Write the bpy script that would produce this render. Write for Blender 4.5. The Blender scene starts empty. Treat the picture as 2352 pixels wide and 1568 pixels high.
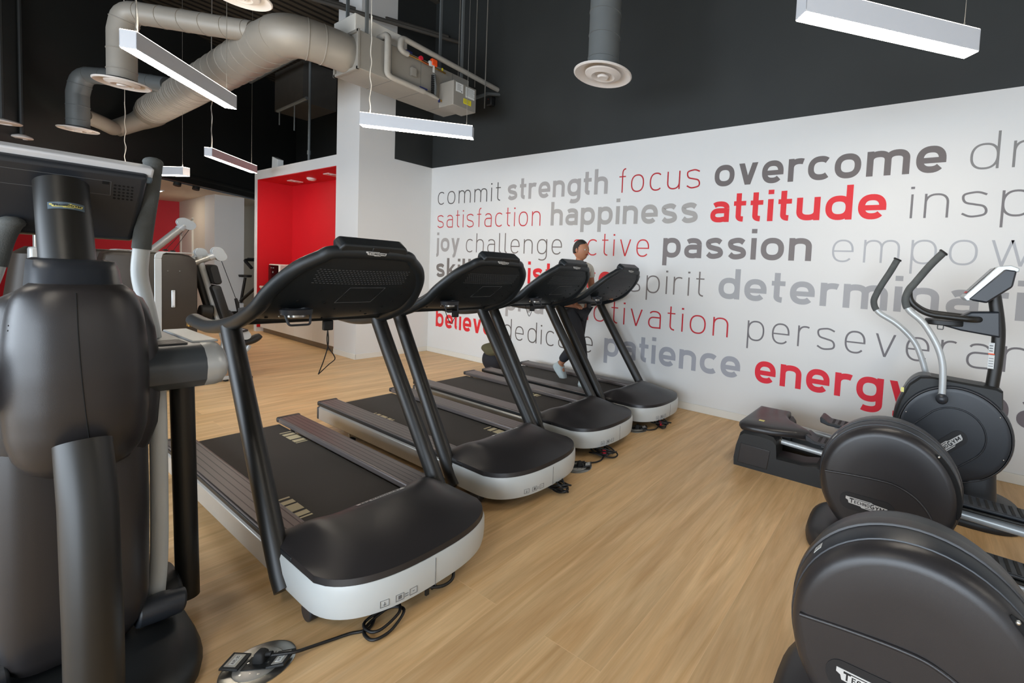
import bpy, bmesh, math, random
from mathutils import Vector, Matrix, noise
random.seed(7)
PI = math.pi
sc = bpy.context.scene
COL = sc.collection

# ---------------------------------------------------------------- camera
def cam_axes(yaw, pitch, roll):
    f = Vector((math.sin(yaw)*math.cos(pitch), math.cos(yaw)*math.cos(pitch), math.sin(pitch)))
    r0 = Vector((math.cos(yaw), -math.sin(yaw), 0)); u0 = r0.cross(f)
    return math.cos(roll)*r0 + math.sin(roll)*u0, -math.sin(roll)*r0 + math.cos(roll)*u0, f
r_, u_, f_ = cam_axes(-.5439, -.05, .0523)
cd = bpy.data.cameras.new('camera'); cam = bpy.data.objects.new('camera', cd); COL.objects.link(cam)
cam.matrix_world = Matrix(((r_.x, u_.x, -f_.x, 7.3688), (r_.y, u_.y, -f_.y, -4.6064), (r_.z, u_.z, -f_.z, 1.55), (0, 0, 0, 1)))
cd.sensor_width = 36; cd.sensor_fit = 'HORIZONTAL'; cd.lens = 1000*36/2352
cd.shift_x = -313.46/2352; cd.shift_y = -100.95/2352
cd.clip_start = .05; cd.clip_end = 100
sc.camera = cam

# ---------------------------------------------------------------- light, exposure
sc.view_settings.view_transform = 'Standard'; sc.view_settings.look = 'None'
sc.view_settings.gamma = 1; sc.view_settings.use_curve_mapping = False
sc.view_settings.exposure = 0.31
sc.cycles.use_denoising = True
sc.cycles.max_bounces = 8; sc.cycles.diffuse_bounces = 4; sc.cycles.glossy_bounces = 4
sc.cycles.sample_clamp_indirect = 6
w = bpy.data.worlds.new('world'); sc.world = w; w.use_nodes = True
w.node_tree.nodes['Background'].inputs[0].default_value = (.62, .78, 1, 1)
w.node_tree.nodes['Background'].inputs[1].default_value = 1.0

def area(name, loc, target, sx, sy, power, color):
    l = bpy.data.lights.new(name, 'AREA'); l.shape = 'RECTANGLE'; l.size = sx; l.size_y = sy
    l.energy = power; l.color = color
    o = bpy.data.objects.new(name, l); COL.objects.link(o); o.location = loc
    o.rotation_euler = (Vector(target) - Vector(loc)).to_track_quat('-Z', 'Y').to_euler()
    return o
# assumed daylight: area light added at an unseen, unglazed opening behind the camera
area('assumed_daylight', (5.2, -9.85, 1.75), (5.2, 0, 1.0), 12, 2.9, 640, (.80, .90, 1))
LAMP = 40.0          # radiance of the pendant diffusers
UPLAMP = 14.0

# ---------------------------------------------------------------- materials
def new_mat(name):
    m = bpy.data.materials.new(name); m.use_nodes = True
    nt = m.node_tree
    return m, nt, nt.nodes['Principled BSDF']
def lin(c):
    return tuple(((v/255)/12.92 if v/255 <= .04045 else ((v/255+.055)/1.055)**2.4) for v in c)
def mat(name, rgb, rough=.5, metal=0, var=.06, scale=6, bump=0, bscale=200, spec=.5, coat=0):
    m, nt, b = new_mat(name); N = nt.nodes; L = nt.links
    c = lin(rgb)
    tc = N.new('ShaderNodeTexCoord'); nz = N.new('ShaderNodeTexNoise'); nz.inputs['Scale'].default_value = scale
    nz.inputs['Detail'].default_value = 4
    L.new(tc.outputs['Object'], nz.inputs['Vector'])
    rp = N.new('ShaderNodeValToRGB')
    rp.color_ramp.elements[0].position = .3; rp.color_ramp.elements[1].position = .7
    rp.color_ramp.elements[0].color = (*[max(0, v*(1-var)) for v in c], 1)
    rp.color_ramp.elements[1].color = (*[min(1, v*(1+var)) for v in c], 1)
    L.new(nz.outputs['Fac'], rp.inputs['Fac']); L.new(rp.outputs['Color'], b.inputs['Base Color'])
    b.inputs['Roughness'].default_value = rough; b.inputs['Metallic'].default_value = metal
    b.inputs['Specular IOR Level'].default_value = spec
    if coat: b.inputs['Coat Weight'].default_value = coat; b.inputs['Coat Roughness'].default_value = .15
    if bump:
        n2 = N.new('ShaderNodeTexNoise'); n2.inputs['Scale'].default_value = bscale; n2.inputs['Detail'].default_value = 2
        L.new(tc.outputs['Object'], n2.inputs['Vector'])
        bp = N.new('ShaderNodeBump'); bp.inputs['Strength'].default_value = bump; bp.inputs['Distance'].default_value = .002
        L.new(n2.outputs['Fac'], bp.inputs['Height']); L.new(bp.outputs['Normal'], b.inputs['Normal'])
    return m
def emis(name, rgb, strength):
    m, nt, b = new_mat(name)
    b.inputs['Base Color'].default_value = (.8, .8, .8, 1)
    b.inputs['Emission Color'].default_value = (*rgb, 1); b.inputs['Emission Strength'].default_value = strength
    return m
def stripe_mat(name, rgb, rgb2, axis, freq, rough=.4, metal=0, bump=.6, dist=.002, duty=.85):
    """evenly spaced grooves along one object axis"""
    m, nt, b = new_mat(name); N = nt.nodes; L = nt.links
    tc = N.new('ShaderNodeTexCoord'); sx = N.new('ShaderNodeSeparateXYZ'); L.new(tc.outputs['Object'], sx.inputs[0])
    mu = N.new('ShaderNodeMath'); mu.operation = 'MULTIPLY'; mu.inputs[1].default_value = freq; L.new(sx.outputs[axis], mu.inputs[0])
    fr = N.new('ShaderNodeMath'); fr.operation = 'FRACT'; L.new(mu.outputs[0], fr.inputs[0])
    rp = N.new('ShaderNodeValToRGB'); e = rp.color_ramp.elements
    e[0].position = duty-.04; e[0].color = (*lin(rgb), 1); e[1].position = duty; e[1].color = (*lin(rgb2), 1)
    L.new(fr.outputs[0], rp.inputs['Fac']); L.new(rp.outputs['Color'], b.inputs['Base Color'])
    b.inputs['Roughness'].default_value = rough; b.inputs['Metallic'].default_value = metal
    lt = N.new('ShaderNodeMath'); lt.operation = 'LESS_THAN'; lt.inputs[1].default_value = duty; L.new(fr.outputs[0], lt.inputs[0])
    bp = N.new('ShaderNodeBump'); bp.inputs['Strength'].default_value = bump; bp.inputs['Distance'].default_value = dist
    L.new(lt.outputs[0], bp.inputs['Height']); L.new(bp.outputs['Normal'], b.inputs['Normal'])
    return m
def floor_mat():
    m, nt, b = new_mat('oak_floor'); N = nt.nodes; L = nt.links
    g = N.new('ShaderNodeNewGeometry')
    mp = N.new('ShaderNodeMapping'); mp.inputs['Rotation'].default_value = (0, 0, PI/2); mp.inputs['Location'].default_value = (0, -.135, 0)
    L.new(g.outputs['Position'], mp.inputs['Vector'])
    br = N.new('ShaderNodeTexBrick'); br.offset = .37; br.squash = 1
    br.inputs['Scale'].default_value = 1; br.inputs['Brick Width'].default_value = 5.2; br.inputs['Row Height'].default_value = .30
    br.inputs['Mortar Size'].default_value = .0012; br.inputs['Mortar Smooth'].default_value = .3
    br.inputs['Color1'].default_value = (0, 0, 0, 1); br.inputs['Color2'].default_value = (1, 1, 1, 1)
    br.inputs['Mortar'].default_value = (.5, .5, .5, 1)
    L.new(mp.outputs[0], br.inputs['Vector'])
    # per-plank shift of the grain
    va = N.new('ShaderNodeVectorMath'); va.operation = 'MULTIPLY_ADD'; va.inputs[1].default_value = (7, 13, 3)
    L.new(br.outputs['Color'], va.inputs[0]); L.new(g.outputs['Position'], va.inputs[2])
    m2 = N.new('ShaderNodeMapping'); m2.inputs['Scale'].default_value = (9, .9, 1); L.new(va.outputs[0], m2.inputs['Vector'])
    n1 = N.new('ShaderNodeTexNoise'); n1.inputs['Scale'].default_value = 1.2; n1.inputs['Detail'].default_value = 6; n1.inputs['Distortion'].default_value = 1.4
    L.new(m2.outputs[0], n1.inputs['Vector'])
    m3 = N.new('ShaderNodeMapping'); m3.inputs['Scale'].default_value = (120, 7, 1); L.new(va.outputs[0], m3.inputs['Vector'])
    n2 = N.new('ShaderNodeTexNoise'); n2.inputs['Scale'].default_value = 1; n2.inputs['Detail'].default_value = 3; L.new(m3.outputs[0], n2.inputs['Vector'])
    m4 = N.new('ShaderNodeMapping'); m4.inputs['Scale'].default_value = (5.0, .55, 1); L.new(va.outputs[0], m4.inputs['Vector'])
    n3 = N.new('ShaderNodeTexNoise'); n3.inputs['Scale'].default_value = 1; n3.inputs['Detail'].default_value = 2; L.new(m4.outputs[0], n3.inputs['Vector'])
    rg = N.new('ShaderNodeMath'); rg.operation = 'MULTIPLY'; rg.inputs[1].default_value = 22; L.new(n3.outputs['Fac'], rg.inputs[0])
    sn = N.new('ShaderNodeMath'); sn.operation = 'SINE'; L.new(rg.outputs[0], sn.inputs[0])
    r1 = N.new('ShaderNodeValToRGB'); e = r1.color_ramp.elements
    e[0].position = .3; e[0].color = (*lin((210, 168, 116)), 1); e[1].position = .72; e[1].color = (*lin((236, 200, 150)), 1)
    L.new(n1.outputs['Fac'], r1.inputs['Fac'])
    def mul(a, fac_out, lo, hi):
        mr = N.new('ShaderNodeMapRange'); mr.inputs['To Min'].default_value = lo; mr.inputs['To Max'].default_value = hi
        L.new(fac_out, mr.inputs['Value'])
        mx = N.new('ShaderNodeMix'); mx.data_type = 'RGBA'; mx.blend_type = 'MULTIPLY'; mx.inputs['Factor'].default_value = 1
        L.new(a, mx.inputs['A']); L.new(mr.outputs[0], mx.inputs['B']); return mx.outputs['Result'], mr
    c, _ = mul(r1.outputs['Color'], n2.outputs['Fac'], .85, 1.13)
    c, mr = mul(c, sn.outputs[0], .91, 1.03); mr.inputs['From Min'].default_value = -1
    c, _ = mul(c, br.outputs['Color'], .94, 1.03)
    mx = N.new('ShaderNodeMix'); mx.data_type = 'RGBA'; mx.inputs['B'].default_value = (*lin((228, 194, 146)), 1)
    L.new(br.outputs['Fac'], mx.inputs['Factor']); L.new(c, mx.inputs['A'])
    L.new(mx.outputs['Result'], b.inputs['Base Color'])
    b.inputs['Roughness'].default_value = .42; b.inputs['Specular IOR Level'].default_value = .4
    bp = N.new('ShaderNodeBump'); bp.inputs['Strength'].default_value = .15; bp.inputs['Distance'].default_value = .001
    L.new(n2.outputs['Fac'], bp.inputs['Height']); L.new(bp.outputs['Normal'], b.inputs['Normal'])
    return m

M = dict(
    floor=floor_mat(),
    white_wall=mat('white_wall_paint', (222, 221, 218), .6, var=.01, scale=2),
    cream_wall=mat('cream_wall_paint', (222, 214, 200), .6, var=.01, scale=2),
    dark_wall=mat('charcoal_wall_paint', (43, 45, 44), .55, var=.10, scale=1.5),
    dark_ceiling=mat('charcoal_ceiling_paint', (64, 60, 54), .7, var=.1),
    deck=stripe_mat('dark_steel_deck', (74, 66, 55), (30, 27, 23), 0, 5, .6, 0, 1, .03, .6),
    red=mat('red_wall_paint', (205, 12, 28), .55, var=.02, scale=2),
    white_trim=mat('white_trim', (226, 222, 212), .5, var=.01),
    laminate=mat('white_laminate', (224, 216, 204), .4, var=.01),
    alu_plinth=mat('brushed_plinth', (128, 118, 106), .4, .6),
    black_metal=mat('satin_black_metal', (23, 22, 19), .42, .0, spec=.6),
    black_plastic=mat('textured_black_plastic', (27, 29, 30), .45, bump=.25, bscale=900),
    pod=mat('pod_grey_plastic', (66, 72, 78), .34, bump=.1, bscale=900),
    console=mat('console_black_plastic', (30, 35, 38), .40, bump=.25, bscale=700),
    cover=mat('anthracite_cover', (42, 40, 41), .34, bump=.12, bscale=900, spec=.55),
    blue_cover=mat('blue_black_cover', (38, 42, 48), .38, bump=.12, bscale=900, spec=.55),
    light_grey=mat('light_grey_plastic', (196, 200, 199), .38, var=.015),
    silver=mat('silver_paint', (190, 194, 195), .34, .25, var=.02),
    alu=mat('brushed_aluminium', (186, 184, 178), .36, .55, var=.03),
    steel=mat('stainless_steel', (176, 174, 168), .28, .95, var=.06, scale=30),
    chrome=mat('bright_metal', (210, 210, 205), .2, .95),
    rail=stripe_mat('grooved_foot_rail', (106, 98, 95), (54, 48, 46), 1, 34, .38, .35, .7, .0015, .86),
    belt=mat('running_belt_rubber', (48, 44, 40), .75, bump=.3, bscale=500, var=.08, scale=3),
    cream=mat('cream_print', (196, 184, 150), .6),
    rubber=mat('black_rubber', (20, 20, 20), .7),
    grip=mat('grip_foam', (82, 85, 84), .85, bump=.5, bscale=300, var=.12, scale=20),
    cord=mat('black_cord', (16, 16, 17), .45),
    redtie=mat('red_hook_tie', (200, 24, 52), .7),
    badge=mat('silver_badge', (214, 214, 212), .35, .3),
    badge_dark=mat('dark_badge_ink', (26, 26, 28), .5),
    badge_gold=mat('gold_badge', (222, 214, 128), .4, .2),
    badge_blue=mat('slate_badge_plate', (92, 108, 120), .4, .2),
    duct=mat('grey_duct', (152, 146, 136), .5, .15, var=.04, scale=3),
    duct_dark=mat('dark_grey_duct_paint', (104, 108, 108), .5, .1, var=.04),  # darker, cooler grey for some branch ducts, conduits and brackets
    ahu=mat('grey_sheet_metal', (146, 142, 134), .5, .1, var=.03),
    insul=mat('grey_pipe_lagging', (158, 154, 146), .6, var=.04, scale=20, bump=.2, bscale=60),
    diffuser=mat('white_diffuser_paint', (224, 218, 212), .45, var=.01),
    void=mat('dark_void', (12, 12, 12), .9),
    lamp_body=mat('white_lamp_body', (214, 216, 220), .45, var=.01),
    lamp_glow=emis('lamp_diffuser', (1, .90, .76), LAMP),
    lamp_up=emis('lamp_uplight', (1, .90, .76), UPLAMP),
    down_glow=emis('downlight_glow', (1, .88, .72), 22),
    wire=mat('thin_steel_wire', (150, 146, 138), .4, .6),
    white_cable=mat('white_flex', (226, 220, 208), .5),
    orange=mat('orange_plastic', (236, 84, 28), .45),
    brass=mat('brass', (190, 150, 80), .3, .9),
    copper=mat('copper', (196, 110, 66), .3, .9),
    yellow=mat('yellow_sticker', (226, 214, 40), .5),
    paper=mat('white_sticker', (214, 216, 214), .5),
    ink=mat('grey_print', (96, 98, 100), .6),
    navy=mat('navy_plastic', (30, 38, 84), .45),
    brown=mat('brown_textured_panel', (52, 45, 38), .5, bump=.3, bscale=400),
    pad=mat('black_upholstery', (28, 27, 26), .55, bump=.2, bscale=200),
    skin=mat('skin', (178, 120, 88), .55), hair=mat('dark_hair', (38, 30, 26), .6),
    shirt=mat('cream_shirt', (216, 210, 196), .8, bump=.2, bscale=80),
    trousers=mat('charcoal_trousers', (40, 40, 44), .8, bump=.2, bscale=80),
    shoe=mat('pale_shoe', (176, 186, 186), .7), cap=mat('grey_cap', (176, 172, 162), .8),
    headband=mat('red_headband', (150, 40, 36), .7),
    bag=mat('black_bag_cloth', (30, 30, 36), .85, bump=.3, bscale=150), olive=mat('olive_cloth', (84, 80, 56), .9, bump=.4, bscale=90),
    screen=mat('dark_glass_screen', (46, 48, 50), .2), led=mat('screen_print', (160, 164, 166), .5), redkey=mat('red_key', (210, 60, 56), .5),
    glass_black=mat('black_gloss', (14, 14, 15), .12),
)
def wood_like(n, rgb): return mat(n, rgb)

# ---------------------------------------------------------------- helpers
def catmull(pts, n=6, closed=False):
    P = [Vector(p) for p in pts]; out = []
    m = len(P)
    for i in range(m if closed else m-1):
        p0 = P[(i-1) % m] if closed or i > 0 else P[0]*2-P[1]
        p1 = P[i]; p2 = P[(i+1) % m]
        p3 = P[(i+2) % m] if closed or i+2 < m else P[-1]*2-P[-2]
        for k in range(n):
            t = k/n
            out.append(.5*((2*p1)+(p2-p0)*t+(2*p0-5*p1+4*p2-p3)*t*t+(3*p1-p0-3*p2+p3)*t**3))
    if not closed: out.append(P[-1].copy())
    return out
def fillet(pts, r, n=6):
    """polyline with rounded corners"""
    P = [Vector(p) for p in pts]; out = [P[0]]
    for i in range(1, len(P)-1):
        a = (P[i-1]-P[i]); b = (P[i+1]-P[i])
        d = min(r, a.length*.49, b.length*.49)
        s = P[i]+a.normalized()*d; e = P[i]+b.normalized()*d
        for k in range(n+1):
            t = k/n; out.append((1-t)**2*s+2*t*(1-t)*P[i]+t*t*e)
    out.append(P[-1]); return out
class MB:
    def __init__(s): s.v = []; s.f = []
    def add(s, verts, faces, mx=None):
        o = len(s.v)
        s.v += [tuple(mx @ Vector(p)) if mx else tuple(p) for p in verts]
        s.f += [tuple(i+o for i in f) for f in faces]; return s
    def box(s, c, d, mx=None):
        x, y, z = (d[0]/2, d[1]/2, d[2]/2)
        v = [(c[0]+a*x, c[1]+b*y, c[2]+e*z) for a in (-1, 1) for b in (-1, 1) for e in (-1, 1)]
        return s.add(v, [(0, 1, 3, 2), (4, 6, 7, 5), (0, 4, 5, 1), (2, 3, 7, 6), (0, 2, 6, 4), (1, 5, 7, 3)], mx)
    def bb(s, a, b, mx=None):
        return s.box([(a[i]+b[i])/2 for i in range(3)], [abs(a[i]-b[i]) for i in range(3)], mx)
    def loft(s, rings, caps=True, closed=True):
        n = len(rings[0]); v = [p for r in rings for p in r]; f = []
        for i in range(len(rings)-1):
            for j in range(n if closed else n-1):
                k = (j+1) % n; f.append((i*n+j, i*n+k, (i+1)*n+k, (i+1)*n+j))
        if caps and closed:
            f.append(tuple(range(n-1, -1, -1))); f.append(tuple(range((len(rings)-1)*n, len(rings)*n)))
        return s.add(v, f)
    def tube(s, pts, r, seg=12, up=None, rb=None, caps=True):
        P = [Vector(p) for p in pts]; rings = []
        R = r if isinstance(r, (list, tuple)) else [r]*len(P)
        t0 = (P[1]-P[0]).normalized()
        u = Vector(up) if up else (Vector((0, 0, 1)) if abs(t0.z) < .9 else Vector((1, 0, 0)))
        u = (u-t0*u.dot(t0)).normalized()
        for i, p in enumerate(P):
            a = P[max(0, i-1)]; b = P[min(len(P)-1, i+1)]; t = (b-a).normalized()
            u = (u-t*u.dot(t))
            u = u.normalized() if u.length > 1e-6 else t.orthogonal().normalized()
            w = t.cross(u); q = rb/r if (rb and not isinstance(r, (list, tuple))) else (rb if rb else 1)
            rings.append([p+u*math.cos(k*2*PI/seg)*R[i]*q+w*math.sin(k*2*PI/seg)*R[i] for k in range(seg)])
        return s.loft(rings, caps)
    def cyl(s, a, b, r, seg=20, r2=None): return s.tube([a, b], [r, r if r2 is None else r2], seg)
    def lathe(s, prof, seg=32, mx=None):
        """profile (r,z) about local z"""
        rings = []
        for r, z in prof: rings.append([(r*math.cos(k*2*PI/seg), r*math.sin(k*2*PI/seg), z) for k in range(seg)])
        o = len(s.v); s.loft(rings, True)
        if mx: s.v[o:] = [tuple(mx @ Vector(p)) for p in s.v[o:]]
        return s
    def prism(s, poly, h, fn):
        """extrude a 2-D outline; fn(a,b,t) places it, t in 0..h"""
        n = len(poly)
        v = [fn(a, b, 0) for a, b in poly]+[fn(a, b, h) for a, b in poly]
        f = [tuple(range(n-1, -1, -1)), tuple(range(n, 2*n))]+[(i, (i+1) % n, n+(i+1) % n, n+i) for i in range(n)]
        return s.add(v, f)
    def ball(s, c, r, seg=16, sq=(1, 1, 1)):
        rings = []
        for i in range(1, seg//2):
            a = -PI/2+PI*i/(seg//2)
            rings.append([(c[0]+r*sq[0]*math.cos(a)*math.cos(k*2*PI/seg), c[1]+r*sq[1]*math.cos(a)*math.sin(k*2*PI/seg), c[2]+r*sq[2]*math.sin(a)) for k in range(seg)])
        return s.loft(rings, True)
    def grid(s, fn, nu, nv, flip=False):
        v = [fn(i/nu, j/nv) for i in range(nu+1) for j in range(nv+1)]; f = []
        for i in range(nu):
            for j in range(nv):
                q = (i*(nv+1)+j, (i+1)*(nv+1)+j, (i+1)*(nv+1)+j+1, i*(nv+1)+j+1)
                f.append(q[::-1] if flip else q)
        return s.add(v, f)
    def build(s, name, m, parent=None, bevel=0, seg=2, smooth=True, angle=40, subsurf=0, solid=0, loc=None):
        me = bpy.data.meshes.new(name); me.from_pydata(s.v, [], s.f)
        bm = bmesh.new(); bm.from_mesh(me); bmesh.ops.recalc_face_normals(bm, faces=bm.faces); bm.to_mesh(me); bm.free()
        me.materials.append(m if isinstance(m, bpy.types.Material) else M[m])
        if smooth:
            me.shade_smooth()
            me.set_sharp_from_angle(angle=math.radians(angle))
        o = bpy.data.objects.new(name, me); COL.objects.link(o)
        if loc: o.location = loc
        if parent: o.parent = parent
        if solid:
            md = o.modifiers.new('solid', 'SOLIDIFY'); md.thickness = solid; md.offset = -1
        if bevel:
            md = o.modifiers.new('bevel', 'BEVEL'); md.width = bevel; md.segments = seg; md.limit_method = 'ANGLE'; md.angle_limit = math.radians(35)
            md.harden_normals = False
        if subsurf:
            md = o.modifiers.new('sub', 'SUBSURF'); md.levels = subsurf; md.render_levels = subsurf
        return o
def tag(o, label=None, cat=None, group=None, kind=None):
    if label: o['label'] = label
    if cat: o['category'] = cat
    if group: o['group'] = group
    if kind: o['kind'] = kind
    return o
def thing(name, label, cat, loc=(0, 0, 0), rz=0, group=None):
    o = bpy.data.objects.new(name, None); COL.objects.link(o); o.empty_display_size = .1
    o.location = loc; o.rotation_euler = (0, 0, rz)
    return tag(o, label, cat, group)
def copy_tree(o, parent=None):
    c = o.copy(); COL.objects.link(c)
    if parent: c.parent = parent
    for ch in list(o.children): copy_tree(ch, c)
    return c
def structure(name, mb, m, **k):
    return tag(mb.build(name, m, **k), kind='structure')
def quad(pts): return MB().add(pts, [tuple(range(len(pts)))])
def sell(cx, cy, z, a, b, n=2.5, seg=32):
    """superellipse ring in the xy plane"""
    out = []
    for k in range(seg):
        t = k*2*PI/seg; c, s_ = math.cos(t), math.sin(t)
        out.append((cx+a*math.copysign(abs(c)**(2/n), c), cy+b*math.copysign(abs(s_)**(2/n), s_), z))
    return out
def stadium(cx, cy, l, h, rot=0, n=12):
    r = h/2; d = l/2-r; out = []
    for k in range(n+1): t = -PI/2+PI*k/n; out.append((d+r*math.cos(t), r*math.sin(t)))
    for k in range(n+1): t = PI/2+PI*k/n; out.append((-d+r*math.cos(t), r*math.sin(t)))
    c, s_ = math.cos(rot), math.sin(rot)
    return [(cx+x*c-y*s_, cy+x*s_+y*c) for x, y in out]
def rrect(w_, h, r, n=5):
    out = []
    for cx, cy, a0 in ((w_/2-r, h/2-r, 0), (-w_/2+r, h/2-r, PI/2), (-w_/2+r, -h/2+r, PI), (w_/2-r, -h/2+r, 3*PI/2)):
        for k in range(n+1): t = a0+PI/2*k/n; out.append((cx+r*math.cos(t), cy+r*math.sin(t)))
    return out

# ---------------------------------------------------------------- stroke lettering
def sarc(cx, cy, rx, ry, a0, a1, n=18, p=2.35):
    out = []
    for k in range(n+1):
        t = math.radians(a0+(a1-a0)*k/n); c, s_ = math.cos(t), math.sin(t)
        out.append((cx+rx*math.copysign(abs(c)**(2/p), c), cy+ry*math.copysign(abs(s_)**(2/p), s_)))
    return out
def ribbon(pts, s, closed=False):
    P = [Vector((x, y)) for x, y in pts]
    P = [p for i, p in enumerate(P) if i == 0 or (p-P[i-1]).length > 1e-5]
    if closed and (P[0]-P[-1]).length < 1e-4: P.pop()
    n = len(P); L = []; R = []
    for i in range(n):
        a = P[i-1] if (i > 0 or closed) else None; b = P[(i+1) % n] if (i < n-1 or closed) else None
        d1 = (P[i]-a).normalized() if a is not None else None; d2 = (b-P[i]).normalized() if b is not None else None
        if d1 is None: d1 = d2
        if d2 is None: d2 = d1
        n1 = Vector((-d1.y, d1.x)); n2 = Vector((-d2.y, d2.x)); m_ = (n1+n2)
        m_ = m_.normalized() if m_.length > 1e-6 else n1
        k = 1/max(.5, m_.dot(n1))
        L.append(P[i]+m_*k*s/2); R.append(P[i]-m_*k*s/2)
    q = []
    for i in range(n if closed else n-1):
        j = (i+1) % n; q.append([tuple(R[i]), tuple(R[j]), tuple(L[j]), tuple(L[i])])
    return q
ASC, DSC = 1.44, -.42
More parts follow.
